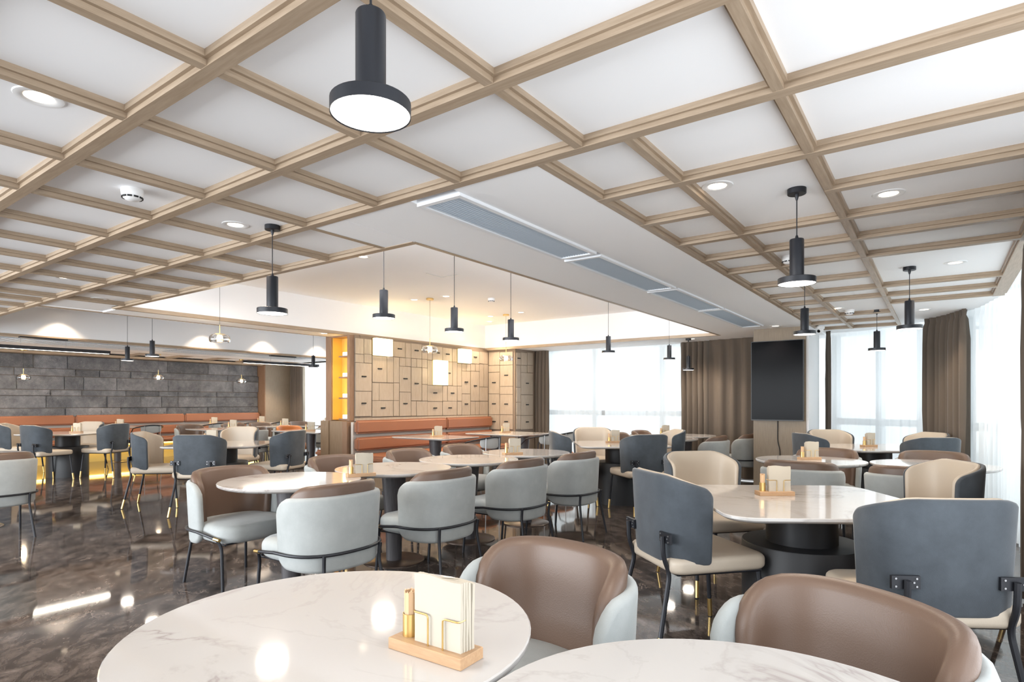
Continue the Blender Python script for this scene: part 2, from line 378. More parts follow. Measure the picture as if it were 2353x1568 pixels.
bm = bmesh.new(); box(bm, -2.835, -2.829, 2.9, 9.4, 2.392, 2.404)
cs = obj('cove_strip', bm, 'cove', ceiling, 0); cs['label'] = 'thin bright light strip inside the recess edge'
light('recess_light', 'AREA', (-2.9, 6.1, 2.43), (0, R(125), 0), 13, (.95, .97, 1), .05, 6.4)
light('recess_light', 'AREA', (-5.1, 2.88, 2.43), (R(115), 0, 0), 8, (.95, .97, 1), 4.2, .05)  # added fill along the near edge, no strip there; lifts the recess ceiling
# outer walls with window openings
def wall(name, m, *b, **k): return tag(bxo(name, m, *b), kind='structure')
wall('wall_back_low', 'paint_wall', -15.9, 1.6, -3.75, -3.6, 0, .35)
wall('wall_back_top', 'paint_wall', -15.9, 1.6, -3.75, -3.6, 2.3, 3.2)
wall('wall_left', 'column_wood', -16.0, -15.55, -3.7, 10.9, 0, 3.1)
wall('wall_far_top', 'paint_wall', -15.9, 1.7, 10.9, 11.0, 2.36, 3.2)
wall('wall_right_top', 'paint_wall', 1.6, 1.7, -3.6, 10.9, 2.42, 3.2)
wall('wall_far_sill', 'paint_wall', -15.9, 1.7, 10.9, 11.0, 0, .10)
wall('wall_right_sill', 'paint_wall', 1.6, 1.7, -3.6, 10.9, 0, .10)

def window_frames(name, p0, p1, xs, zr=1.02, z1=2.36):
    """aluminium mullions and rail with panes, from p0 to p1; xs = fractions of mullions"""
    root = tag(thing(name, None, None), kind='structure')
    p0, p1 = Vector(p0), Vector(p1); L = (p1 - p0).length; ang = math.atan2((p1 - p0).y, (p1 - p0).x)
    root.location = (p0.x, p0.y, 0); root.rotation_euler.z = ang
    for f in xs: bxo('mullion', 'alu', f * L - .045, f * L + .045, -.05, .05, .1, z1, root)
    bxo('rail', 'alu', 0, L, -.04, .04, zr, zr + .10, root); bxo('rail', 'alu', 0, L, -.04, .04, .1, .18, root)
    for a, b in zip(xs, xs[1:]): bxo('window_pane', 'pane', a * L + .05, b * L - .05, -.004, .004, .18, z1, root)
    return root
window_frames('window_1', (-6.9, 10.7), (-2.3, 10.7), [0, .27, .58, .70, 1])
window_frames('window_2', (-15.3, 10.7), (-7.7, 10.7), [0, .16, .32, .48, .64, .8, 1])
window_frames('window_3', (-1.35, 10.75), (-.2, 10.1), [0, .55, 1], .93)
window_frames('window_4', (-.2, 10.1), (.75, 8.6), [0, .5, 1], .93)
window_frames('window_5', (.75, 8.6), (1.05, 4.8), [0, .5, 1], .93)

# ------------------------------------------------------------------ curtains
def hang(name, path, z0, z1, wl, amp, m, label, group, fray=0.0, seed=1, header=True):
    rnd = random.Random(seed)
    P = [Vector((*p, 0)) for p in path]; seg = [(b - a).length for a, b in zip(P, P[1:])]; L = sum(seg)
    n = int(L / wl * 9) + 2; bm = bmesh.new(); cols = []; ph = 0
    zs = [z0, z0 + .25, z0 + .7, z0 + 1.15, z0 + 1.6, z1 - .35, z1 - .12, z1 - .07, z1]
    phs = [rnd.uniform(-1.2, 1.2) for _ in zs]
    amps = [rnd.uniform(.75, 1.25) for _ in range(int(L / wl) + 3)]
    for i in range(n):
        s = L * i / (n - 1); k = 0; q = s
        while k < len(seg) - 1 and q > seg[k]: q -= seg[k]; k += 1
        t = (P[k + 1] - P[k]).normalized(); c = P[k] + t * q; nn = Vector((-t.y, t.x, 0)); col = []
        for j, z in enumerate(zs):
            w = 2 * PI * s / wl + 1.1 * math.sin(s * 2.3 + seed) + (.35 * math.sin(phs[j] + s * 1.7))
            A = amp * amps[int(s / wl)] * (1.0 if j < 6 else (.75, .45, .6)[j - 6])
            off = A * math.sin(w) + .25 * A * math.sin(2.1 * w + 1)
            col.append(bm.verts.new(c + nn * off + t * (.3 * A * math.cos(w)) + Vector((0, 0, z))))
        cols.append(col)
    for a, b in zip(cols, cols[1:]):
        for j in range(len(zs) - 1): bm.faces.new((a[j], b[j], b[j + 1], a[j + 1]))
    o = obj(name, bm, m, None, 180); return tag(o, label, 'curtain', group)
ZC = ZB + .03
G1, G2 = 'taupe blackout curtains along the windows', 'white sheer curtains along the windows'
hang('curtain', [(-6.98, 10.21), (-6.72, 10.2), (-6.45, 10.18)], .03, ZC, .085, .04, 'drape', 'gathered taupe curtain beside the wood drawer-front cabinet', G1, seed=3)
hang('sheer_curtain', [(-6.76, 10.40), (-5.35, 10.38)], .03, ZC, .16, .022, 'sheer', 'white sheer curtain panel next to the gathered taupe curtain by the drawer-front cabinet', G2, seed=5)
hang('sheer_curtain', [(-5.30, 10.40), (-3.55, 10.40)], .03, ZC, .16, .022, 'sheer', 'white sheer curtain panel next to the brown curtains beside the television', G2, seed=8)
hang('curtain', [(-3.72, 10.20), (-3.2, 10.16)], .03, ZC, .10, .045, 'drape', 'bunched brown curtain between the tall window and the flat brown curtain', G1, seed=2)
hang('curtain', [(-3.18, 10.12), (-2.15, 10.0)], .03, ZC, .22, .035, 'drape', 'widely pleated brown curtain directly beside the television column', G1, seed=4)
hang('curtain', [(-1.40, 10.05), (-1.33, 9.95)], .03, ZC, .05, .02, 'drape', 'narrow strip of taupe curtain at the edge of the television column', G1, seed=6)
CURVE = [(-1.75, 10.38), (-.95, 10.25), (-.5, 9.95), (-.12, 9.5), (.17, 9.0), (.37, 8.45), (.50, 7.7), (.57, 6.8), (.60, 5.9), (.60, 5.0)]
hang('sheer_curtain', CURVE[:5], .03, ZC, .17, .022, 'sheer', 'white sheer curtain between the television column and the taupe curtain in the curve', G2, seed=9)
hang('sheer_curtain', CURVE[4:], .03, ZC + .02, .17, .022, 'sheer', 'white sheer curtain in the curved bay between the two taupe curtains', G2, seed=10)
hang('curtain', [(-.14, 9.27), (-.02, 9.12), (.09, 8.92), (.19, 8.66), (.24, 8.5)], .03, ZC, .11, .05, 'drape', 'taupe curtain hanging in the middle of the curved bay', G1, seed=11)
hang('curtain', [(.46, 5.08), (.47, 4.6), (.49, 4.0), (.49, 3.3)], .03, ZC + .04, .14, .035, 'drape', 'dark taupe curtain nearest the camera, cut by the frame edge', G1, seed=12)
hang('sheer_curtain', [(.72, 4.9), (.74, -3.2)], .03, ZC + .04, .17, .022, 'sheer', 'white sheer curtain behind the nearest taupe curtain', G2, seed=13)
hang('curtain', [(-15.0, 9.98), (-14.45, 9.96)], .03, ZC, .11, .045, 'drape', 'gathered taupe curtain beside the cream column at the far stone wall', G1, seed=14)
hang('sheer_curtain', [(-14.75, 10.25), (-7.9, 10.25)], .03, ZC, .20, .022, 'sheer', 'white sheer curtain between the stone wall and the shelf partition', G2, seed=15)
hang('curtain', [(-12.62, 9.97), (-12.35, 9.97)], .03, ZC, .09, .04, 'drape', 'taupe curtain seen just behind the lit shelf pillar', G1, seed=16)

# ------------------------------------------------------------------ stone wall
SX = -15.35
stone_wall = tag(bxo('wall_stone', 'panel_back', -15.55, SX - .02, -1.0, 9.2, .95, 2.40), kind='structure')
def block(y0, y1, z0, z1, d, seed):
    rnd = random.Random(seed); ny, nz = 8, 3; bm = bmesh.new(); g = []
    for i in range(ny + 1):
        row = []
        for j in range(nz + 1):
            e = i in (0, ny) or j in (0, nz)
            row.append(bm.verts.new((SX + d + (0 if e else rnd.uniform(-.01, .035)), y0 + (y1 - y0) * i / ny, z0 + (z1 - z0) * j / nz)))
        g.append(row)
    for i in range(ny):
        for j in range(nz): bm.faces.new((g[i][j], g[i + 1][j], g[i + 1][j + 1], g[i][j + 1]))
    bmesh.ops.extrude_face_region
    edge = [g[i][0] for i in range(ny + 1)] + [g[ny][j] for j in range(1, nz + 1)] + [g[i][nz] for i in range(ny - 1, -1, -1)] + [g[0][j] for j in range(nz - 1, 0, -1)]
    bk = [bm.verts.new((SX - .02, v.co.y, v.co.z)) for v in edge]
    for i in range(len(edge)):
        j = (i + 1) % len(edge); bm.faces.new((edge[i], edge[j], bk[j], bk[i]))
    obj('stone_block', bm, 'stone', stone_wall, 30)
z = .97; k = 0
for h in (.19, .26, .13, .29, .16, .28):
    y = -1.0 + random.uniform(-.5, 0)
    while y < 9.15:
        w = random.uniform(.35, 1.15); y1 = min(y + w, 9.17)
        if 9.17 - y1 < .25: y1 = 9.17
        block(max(y, -1.0) + .006, y1 - .006, z + .006, z + h - .006, random.uniform(.0, .07), k); k += 1; y = y1
    z += h
wall('column_left', 'column_wood', -15.55, -15.0, 9.2, 10.6, 0, ZB + .01)
bxo('side_board', 'brown_wood', -15.5, -15.003, 9.18, 9.2, 0, ZB + .01, bpy.data.objects['column_left'])
tag(bxo('trim_1', 'beamB', -15.36, -15.05, -1, 9.18, 2.29, 2.34), kind='structure')
wall('wall_left_low', 'panel_back', -15.55, -15.33, -1.0, 9.2, 0, .96)

# ------------------------------------------------------------------ partition with drawer fronts
part = tag(bxo('wall_partition', 'panel_back', -8.0, -7.435, 6.18, 10.9, 0, ZB + .01), kind='structure')
cabinet = tag(bxo('wall_cabinet', 'panel_back', -7.44, -6.765, 9.465, 10.15, 0, ZB + .01), kind='structure')
DW=[(6.077,6.236,2.045,2.289,0),(6.245,6.399,2.05,2.291,0),(6.077,6.236,1.908,2.037,0),(6.245,6.399,1.912,2.045,0),(6.077,6.397,1.461,1.902,1),(6.077,6.393,1.06,1.453,1),(6.413,6.773,2.039,2.318,2),(6.782,6.863,2.046,2.293,0),(6.413,6.716,1.608,2.029,1),(6.725,6.863,1.608,2.036,0),(6.413,6.554,1.313,1.595,0),(6.561,6.863,1.314,1.596,0),(6.413,6.859,1.05,1.306,1),(6.876,7.134,2.049,2.302,1),(7.145,7.27,2.045,2.298,0),(6.874,6.996,1.611,2.036,0),(7.007,7.138,1.897,2.037,0),(7.147,7.265,1.901,2.04,0),(7.007,7.265,1.459,1.89,1),(6.874,6.993,1.315,1.603,0),(7.007,7.265,1.047,1.45,1),(6.874,6.993,1.05,1.307,0),(7.277,7.53,2.048,2.301,1),(7.542,7.673,2.047,2.292,0),(7.282,7.4,1.894,2.036,0),(7.412,7.53,1.897,2.039,0),(7.282,7.53,1.311,1.887,1),(7.545,7.673,1.895,2.04,0),(7.545,7.673,1.602,1.888,0),(7.545,7.673,1.308,1.594,0),(7.277,7.395,1.048,1.301,0),(7.407,7.673,1.044,1.298,0),(7.683,7.799,2.041,2.288,0),(7.812,8.072,2.046,2.295,1),(7.681,7.802,1.588,2.032,0),(7.809,8.129,1.595,2.042,2),(7.681,8.067,1.3,1.584,1),(7.681,8.067,1.043,1.291,1),(8.085,8.34,2.04,2.289,1),(8.353,8.474,2.044,2.287,0),(8.137,8.34,1.596,2.032,1),(8.353,8.474,1.591,2.035,0),(8.08,8.203,1.304,1.58,0),(8.214,8.474,1.302,1.584,1),(8.08,8.468,1.04,1.295,1),(8.485,8.804,2.031,2.295,2),(8.813,8.874,2.026,2.285,0),(8.485,8.607,1.594,2.016,0),(8.619,8.744,1.886,2.014,0),(8.755,8.874,1.888,2.017,0),(8.619,8.868,1.448,1.878,1),(8.485,8.607,1.305,1.585,0),(8.485,8.607,1.04,1.295,0),(8.619,8.868,1.039,1.439,1),(8.885,9.144,2.039,2.282,1),(8.885,9.015,1.894,2.028,0),(9.027,9.144,1.896,2.031,0),(8.885,9.144,1.305,1.886,1),(8.885,9.012,1.039,1.296,0),(9.024,9.144,1.037,1.294,0),(9.157,9.423,2.054,2.287,0),(9.157,9.285,1.59,2.04,0),(9.298,9.423,1.591,2.044,0),(9.157,9.423,1.306,1.582,0),(9.157,9.423,1.037,1.296,0)]
DF=[(-7.417,-7.143,2.03,2.292,0),(-7.417,-7.143,1.89,2.02,0),(-7.417,-7.143,1.455,1.88,1),(-7.417,-7.143,1.036,1.446,1),(-7.417,-7.143,.74,1.027,1),(-7.131,-6.815,2.024,2.28,0),(-7.131,-6.815,1.602,2.014,1),(-7.131,-6.815,1.441,1.592,0),(-7.131,-6.815,1.04,1.432,1),(-7.131,-6.815,.748,1.03,1)]
DS=[(9.49,9.622,2.019,2.26,1),(9.49,9.622,1.581,2.01,0),(9.49,9.622,1.288,1.571,0),(9.49,9.622,1.026,1.279,0),(9.49,9.622,.751,1.017,0),(9.638,9.841,2.025,2.272,0),(9.859,10.061,2.036,2.286,0),(9.638,9.841,1.876,2.015,0),(9.859,10.061,1.885,2.026,0),(9.638,10.061,1.436,1.871,1),(9.638,10.061,1.021,1.426,1),(9.638,10.061,.739,1.011,1)]
bmh = bmesh.new(); box(bmh, -.001, .012, -.045, .045, -.010, .010)
handle_mesh = obj('drawer_handle', bmh, 'dark_slot', None, 0); hm = handle_mesh.data; bpy.data.objects.remove(handle_mesh)
def handle(parent, x, y, z, rz=0):
    h = bpy.data.objects.new('handle', hm); COL.objects.link(h); h.parent = parent; h.location = (x, y, z); h.rotation_euler.z = rz; h['label'] = 'black slot handle'
for a, b, z0, z1, hd in DW:
    if hd == 2: continue
    p = bxo('drawer_front', 'panel_wood', -7.438, -7.415 + random.uniform(-.002, .004), a, b, z0, z1, part)
    if hd: handle(p, -7.412, (a + b) / 2, (z0 + z1) / 2 + .01)
bxo('end_strip', 'panel_back', -7.445, -7.439, 6.07, 6.2, 0, ZB, part)
bxo('base_board', 'panel_wood', -7.438, -7.415, 6.07, 9.42, .985, 1.03, part)
for a, b, z0, z1, hd in DF:
    p = bxo('drawer_front', 'panel_wood', a, b, 9.45 - random.uniform(0, .003), 9.47, z0, z1, cabinet)
    if hd: handle(p, (a + b) / 2, 9.45, (z0 + z1) / 2 + .01, R(-90))
for a, b, z0, z1, hd in DS:
    p = bxo('drawer_front', 'panel_wood', -6.768, -6.745 + random.uniform(-.002, .002), a, b, z0, z1, cabinet)
    if hd: handle(p, -6.743, (a + b) / 2, (z0 + z1) / 2 + .01)
for i, (a, b, z0, z1, hd) in enumerate([c for c in DW if c[4] == 2]):
    t = thing('wall_lamp', ['square glowing wall lamp next to the lit shelf pillar', 'tall glowing wall lamp in the middle of the drawer-front wall', 'square glowing wall lamp near the inner corner of the drawer-front wall'][i], 'wall lamp', (-7.43, (a + b) / 2, z0), 0, 'glowing box lamps on the drawer-front wall')
    bm = bmesh.new(); hw = (b - a) / 2; box(bm, 0, .02, -hw, hw, 0, z1 - z0); obj('back_plate', bm, 'brass', t, 0)
    bm = bmesh.new(); v = box(bm, .02, .11, -hw, hw, 0, z1 - z0); bmesh.ops.bevel(bm, geom=bm.edges[:], offset=.006, segments=2, affect='EDGES'); obj('lamp_shade', bm, 'box_light', t)
    light('wall_lamp_light', 'POINT', (-7.22, (a + b) / 2, (z0 + z1) / 2), (0, 0, 0), 3.0, (1, .75, .4), .06)
# lit shelf niche in the partition end
sh = thing('display_shelf', 'amber-lit narrow shelf pillar with four small shelves, wood framed', 'shelf', (0, 0, 0))
bxo('side_panel', 'brown_wood', -8.03, -7.89, 5.98, 6.178, 0.99, ZB + .005, sh); bxo('side_panel', 'brown_wood', -7.50, -7.446, 5.98, 6.18, 0.99, ZB + .005, sh)
bxo('top_panel', 'brown_wood', -7.89, -7.5, 5.98, 6.178, ZB - .02, ZB + .005, sh); bxo('back_panel', 'amber_panel', -7.89, -7.5, 6.17, 6.179, 1.0, ZB - .02, sh)
bxo('inner_lining', 'amber_panel', -7.889, -7.872, 6.0, 6.17, 1.0, ZB - .02, sh)
SZ = [1.992, 1.662, 1.334, 1.001]
for i, zz in enumerate(SZ): bxo('shelf_board', 'brown_wood', -7.72, -7.5, 5.99, 6.17, zz, zz + .022, sh)
sh['label'] = 'amber-lit narrow shelf pillar with four small shelves, wood framed'
for i, zz in enumerate(SZ):
    bm = bmesh.new(); box(bm, -.075, .075, -.05, .05, 0, .06); bmesh.ops.bevel(bm, geom=bm.edges[:], offset=.004, segments=1, affect='EDGES')
    o = obj('box_candle', bm, 'candle', None, 30, (-7.60, 6.08, zz + .022))
    tag(o, 'small glowing white box on the ' + ['topmost', 'second', 'third', 'lowest'][i] + ' board of the amber shelf pillar', 'lamp', 'small glowing boxes on the amber shelf')
    light('shelf_glow', 'POINT', (-7.66, 6.06, zz + .14), (0, 0, 0), .45, (1, .60, .12), .03)
# plinth in front of the pillar
pl = thing('plinth', 'brown wooden end plinth below the lit shelf pillar', 'cabinet', (0, 0, 0))
bxo('side_panel', 'plinth_wood', -8.10, -7.90, 5.93, 6.18, 0, .985, pl); bxo('front_panel', 'plinth_wood', -7.898, -7.56, 5.95, 6.18, 0, .985, pl); bxo('side_panel', 'brown_wood', -7.558, -7.446, 5.93, 6.18, 0, .985, pl)
wl2 = thing('wall_lamp', 'slim glowing upright lamp on the far side of the lit shelf pillar', 'wall lamp', (-8.0, 6.45, 1.40))
bxo('back_plate', 'black', -.02, 0, -.06, .06, 0, .75, wl2); bxo('lamp_shade', 'box_light', -.10, -.02, -.05, .05, .02, .73, wl2)

# television column
colm = wall('column_television', 'column_wood', -2.19, -1.50, 9.0, 9.9, 0, ZB + .02)
bxo('side_panel', 'paint_wall', -1.50, -1.47, 9.03, 9.9, 0, ZB + .02, colm)
tv = thing('television', 'black portrait television screen mounted on the wooden column', 'television', (-1.86, 8.94, 1.02))
bm = bmesh.new(); box(bm, -.345, .345, -.02, .025, 0, 1.13); bmesh.ops.bevel(bm, geom=bm.edges[:], offset=.006, segments=2, affect='EDGES'); obj('frame', bm, 'tv_frame', tv)
bxo('screen', 'tv_black', -.335, .335, -.024, -.019, .015, 1.12, tv); bxo('wall_bracket', 'black', -.2, .2, .025, .06, .3, .8, tv)
bm = bmesh.new(); tube(bm, fillet([(-.0, .045, .0), (-.0, .045, -.3), (.03, .045, -.4), (.03, .045, -1.0)], .1), .006, 6); obj('cable', bm, 'black', tv)

# ------------------------------------------------------------------ banquettes
def banquette(label, loc, rz, L, segs, depth=.56, gold=False, group='tan leather banquettes'):
    """local: wall at y=0, seat towards +y, runs along +x"""
    t = thing('banquette', label, 'bench', loc, rz, group)
    bxo('base', 'kick' if gold else 'plinth_wood', 0, L, .05, depth - .08, 0, .36, t)
    bxo('back_board', 'herring', 0, L, 0.0, .05, 0, .97, t)
    x = 0
    for w in segs:
        for nm, z0, z1, d in (('back_cushion', .79, 1.0, .10), ('back_cushion', .53, .735, .115)):
            bm = bmesh.new(); v = box(bm, x + .004, x + w - .004, .05, .05 + d, z0, z1); bmesh.ops.bevel(bm, geom=bm.edges[:], offset=.03, segments=3, affect='EDGES'); obj(nm, bm, 'orange', t)
        bm = bmesh.new(); v = box(bm, x + .004, x + w - .004, .05, depth, .36, .47); bmesh.ops.bevel(bm, geom=bm.edges[:], offset=.035, segments=3, affect='EDGES'); obj('seat_cushion', bm, 'orange', t)
        x += w
    return t
banquette('tan leather banquette against the drawer-front wall', (-7.41, 9.40, 0), R(-90), 3.42, [1.36, 2.06], .80)
banquette('tan leather banquette on the window side of the shelf partition', (-8.03, 6.2, 0), R(90), 3.4, [1.7, 1.7], .62)
banquette('long tan leather banquette under the rough stone wall', (-15.32, 9.15, 0), R(-90), 10.3, [2.0, 2.3, 2.25, 2.0, 1.75], .62, True)
light('bench_glow', 'AREA', (-14.72, 4.6, .30), (0, R(-20), 0), 8, (1, .66, .16), .04, 8.5)
bxo('led_strip', 'glow_strip', -14.775, -14.76, .2, 9.0, .335, .35, None)
tag(bpy.data.objects['led_strip'], 'amber light strip under the seat of the long banquette', 'light strip')

# ------------------------------------------------------------------ ceiling fittings
def grille(label, x0, x1, y0, y1, n, z):
    t = thing('air_grille', label, 'air vent', (x0, y0, z), 0, 'white linear air grilles in the ceiling')
    w, l = x1 - x0, y1 - y0
    bm = bmesh.new(); f = .03
    for b in ((0, w, 0, f), (0, w, l - f, l), (0, f, f, l - f), (w - f, w, f, l - f)): box(bm, *b, -.012, .03)
    obj('frame', bm, 'grille_w', t, 0)
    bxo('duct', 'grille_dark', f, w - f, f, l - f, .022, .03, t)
    me = None
    for i in range(n):
        x = f + (w - 2 * f) * (i + .5) / n
        if me is None:
            bm = bmesh.new(); box(bm, -.0045, .0045, f, l - f, -.004, .02); s = obj('slat', bm, 'slat', t, 0); me = s.data
        else:
            s = bpy.data.objects.new('slat', me); COL.objects.link(s); s.parent = t
        s.location.x = x; s.rotation_euler.y = R(25)
for (y0, y1, lab) in ((2.25, 3.71, 'long white air grille beside the coffered ceiling, nearest of the four in a row'), (3.77, 5.25, 'second air grille in the ceiling row, counted from the big coffers'), (5.30, 6.72, 'third air grille in the ceiling row, counted from the big coffers'), (6.76, 8.55, 'air grille nearest the television column, last of the four in a row')):
    grille(lab, -2.25, -1.95, y0, y1, 12, ZB)
def mesh_grille(y0, y1, lab):
    t = thing('air_grille', lab, 'air vent', (-12.95, y0, ZB - .004), 0, 'dark mesh air grilles in front of the stone wall')
    L = y1 - y0
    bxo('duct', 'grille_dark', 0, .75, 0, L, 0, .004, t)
    bm = bmesh.new()
    for i in range(9): box(bm, .75 * i / 8 - .012, .75 * i / 8 + .012, 0, L, -.008, -.001)
    for i in range(int(L / .09)): box(bm, 0, .75, i * .09, i * .09 + .028, -.008, -.001)
    tag(obj('mesh', bm, 'grille_w', t, 0), kind='stuff')
mesh_grille(2.25, 5.6, 'dark mesh ceiling grille above the left part of the stone wall'); mesh_grille(5.65, 8.7, 'dark mesh ceiling grille above the part of the stone wall nearest the window')
def downlight(x, y, z, lab, on=True, e=10, group='round recessed downlights', r=.055):
    t = thing('downlight', lab, 'ceiling light', (x, y, z), 0, group)
    bm = bmesh.new(); lathe(bm, [(r * .8, -.001), (r * 1.0, -.006), (r * 1.35, -.004), (r * 1.4, .0)], 24, caps=(False, False)); obj('trim_ring', bm, 'plastic', t)
    bm = bmesh.new(); lathe(bm, [(.001, -.0015), (r * .82, -.002)], 24, caps=(False, False)); obj('lamp', bm, 'down_light' if on else 'plastic', t)
    if on: light('downlight_beam', 'SPOT', (x, y, z - .02), (0, 0, 0), e, WARM, .04, spot=105)
P1, P2 = ZP, ZR
for x, y, z, lab in ((-2.61, .724, P1, 'downlight half hidden by the beam at the top left corner'), (-3.51, 1.952, P1, 'lit downlight in the coffer beside the pendant over the centre row'),
    (-.911, 3.028, P1, 'lit downlight in the coffer left of the big right-hand pendant'), (-.218, 3.666, P1, 'lit downlight in the coffer right of the big right-hand pendant'),
    (.097, 5.776, P1, 'lit downlight near the curved curtain track'), (-.969, 7.768, P1, 'lit downlight beside the far smoke detector'), (-.15, 8.3, ZB + .02, 'lit downlight in the plain ceiling in front of the taupe bay curtain'),
    (-1.346, 5.795, P1, 'lit downlight left of the row of small right-hand coffers'), (-1.837, 8.741, ZB + .004, 'lit downlight in front of the television column'), (-3.331, 9.7, ZB + .004, 'lit downlight shining on the bunched brown curtain'),
    (-7.62, 5.644, ZB + .004, 'lit downlight in the flat strip above the lit shelf pillar'), (-5.88, 6.478, P2, 'lit downlight in the recess right of the nearer glass pendant'), (-6.47, 6.415, P2, 'lit downlight in the recess left of the nearer glass pendant'),
    (-6.595, 8.454, P2, 'lit downlight in the recess left of the farther glass pendant'), (-5.88, 8.396, P2, 'lit downlight in the recess right of the farther glass pendant'), (-7.034, 8.99, P2, 'lit downlight in the far corner of the recess')):
    downlight(x, y, z, lab, True, 34 if z == P2 else 10)
downlight(-4.292, 2.603, P1, 'unlit round speaker disc in the coffer below the pendant canopy', False); downlight(-7.163, 2.50, P1, 'unlit white disc in the last small coffer by the recess', False)
downlight(-.764, 6.58, P1, 'unlit white disc among the small right-hand coffers', False, 22, 'round recessed downlights', .07)
for k, y in enumerate((3.6, 6.0, 7.3, 8.7)):
    downlight(-11.75, y, ZR, 'downlight washing the white drop, ' + ['first', 'second', 'third', 'last'][k] + ' from the left end', True, 16)
for k, (x, y) in enumerate(((-1.6, -1.4), (-4.6, .6), (-6.2, 1.9), (-8.3, .9), (-10.2, 1.2), (-9.3, 4.6), (-10.4, 6.5), (-9.3, 8.3), (-14.2, 3.3), (-14.2, 5.3), (-14.2, 7.2), (-14.2, 9.0), (-5.0, 4.2), (-3.6, 6.0), (-3.7, 8.2), (-12.6, 1.0))):  # unseen downlights added as ambient fill and to wash the stone wall
    zz = ZP if y < 2.19 or x > -1.4 else (ZR if -12 < x < -2.8 else (ZP if x < -13.8 else ZB))
    downlight(x, y, zz, None, True, 48 if x < -13 else (24 if x < -6 else 11)); 
unl = [o for o in COL.objects if o.name.startswith('downlight') and o.get('category') and not o.get('label')]
for o in unl: o['label'] = 'small lit round ceiling downlight, unseen, added to brighten the room'; o['group'] = 'added unseen ceiling downlights'
def smoke(x, y, z, lab):
    t = thing('smoke_detector', lab, 'smoke detector', (x, y, z), 0, 'white smoke detectors')
    bm = bmesh.new(); lathe(bm, [(.050, 0), (.052, -.01), (.050, -.028), (.044, -.040)], 28); obj('body', bm, 'plastic', t)
    bm = bmesh.new()
    for i in range(10):
        a = 2 * PI * i / 10; q = Matrix.Rotation(a, 4, 'Z')
        v = box(bm, .043, .048, -.010, .010, -.048, -.040)
        bmesh.ops.transform(bm, matrix=q, verts=v)
    obj('vent_slot', bm, 'dark_slot', t, 0)
    bm = bmesh.new(); lathe(bm, [(.043, -.039), (.043, -.046), (.030, -.056), (.004, -.058)], 28); obj('cap', bm, 'plastic', t)
smoke(-3.357, 1.319, ZP, 'white smoke detector in a coffer on the left'); smoke(-.866, 8.0, ZP, 'white smoke detector near the television column'); smoke(-.914, 4.794, ZP, 'white smoke detector partly hidden behind the big right-hand pendant'); smoke(-5.453, 7.012, ZR, 'small white smoke detector in the recess beside the glass pendants')
cc = thing('dome_camera', 'white dome security camera above the television column', 'camera', (-1.37, 9.3, ZB + .02))
bm = bmesh.new(); lathe(bm, [(.06, 0), (.06, -.03), (.045, -.045)], 24); obj('base', bm, 'plastic', cc)
bm = bmesh.new(); bmesh.ops.create_uvsphere(bm, u_segments=20, v_segments=12, radius=.045, matrix=Matrix.Translation((0, 0, -.055))); obj('ball', bm, 'plastic', cc, 60)
bm = bmesh.new(); bmesh.ops.create_uvsphere(bm, u_segments=14, v_segments=10, radius=.022, matrix=Matrix.Translation((-.01, -.032, -.068))); obj('lens', bm, 'tv_black', cc, 60)

# ------------------------------------------------------------------ pendants
def pendant(x, y, zd, zc, lab, group, canopy=True):
    t = thing('pendant_lamp', lab, 'pendant lamp', (x, y, zd), 0, group)
    bm = bmesh.new(); lathe(bm, [(.088, .001), (.090, 0), (.090, .030), (.088, .032), (.04, .033)], 40, caps=(False, True)); obj('shade', bm, 'pend', t)
    bm = bmesh.new(); lathe(bm, [(.001, .002), (.086, .002), (.088, .003)], 40, caps=(False, False)); obj('diffuser', bm, 'disc_light', t)
    bm = bmesh.new(); lathe(bm, [(.034, .030), (.034, .226), (.032, .230)], 32); obj('tube', bm, 'pend', t)
    bm = bmesh.new(); lathe(bm, [(.009, .228), (.008, .24), (.005, .25)], 12); obj('cord_grip', bm, 'black', t)
    bm = bmesh.new(); lathe(bm, [(.0028, .245), (.0028, zc - zd - .03)], 8); obj('cord', bm, 'black', t)
    bm = bmesh.new(); lathe(bm, [(.005, zc - zd - .058), (.010, zc - zd - .04), (.010, zc - zd - .026)], 12); lathe(bm, [(.043, zc - zd - .028), (.045, zc - zd - .026), (.045, zc - zd)], 28); obj('canopy', bm, 'black', t)
    light('pendant_light', 'AREA', (x, y, zd - .006), (0, 0, 0), 2.2, (1, .88, .74), .16)
GP = 'black disc pendant lamps'
def cf(r, d): return (-.586 * d + .8103 * r, .8103 * d + .586 * r)
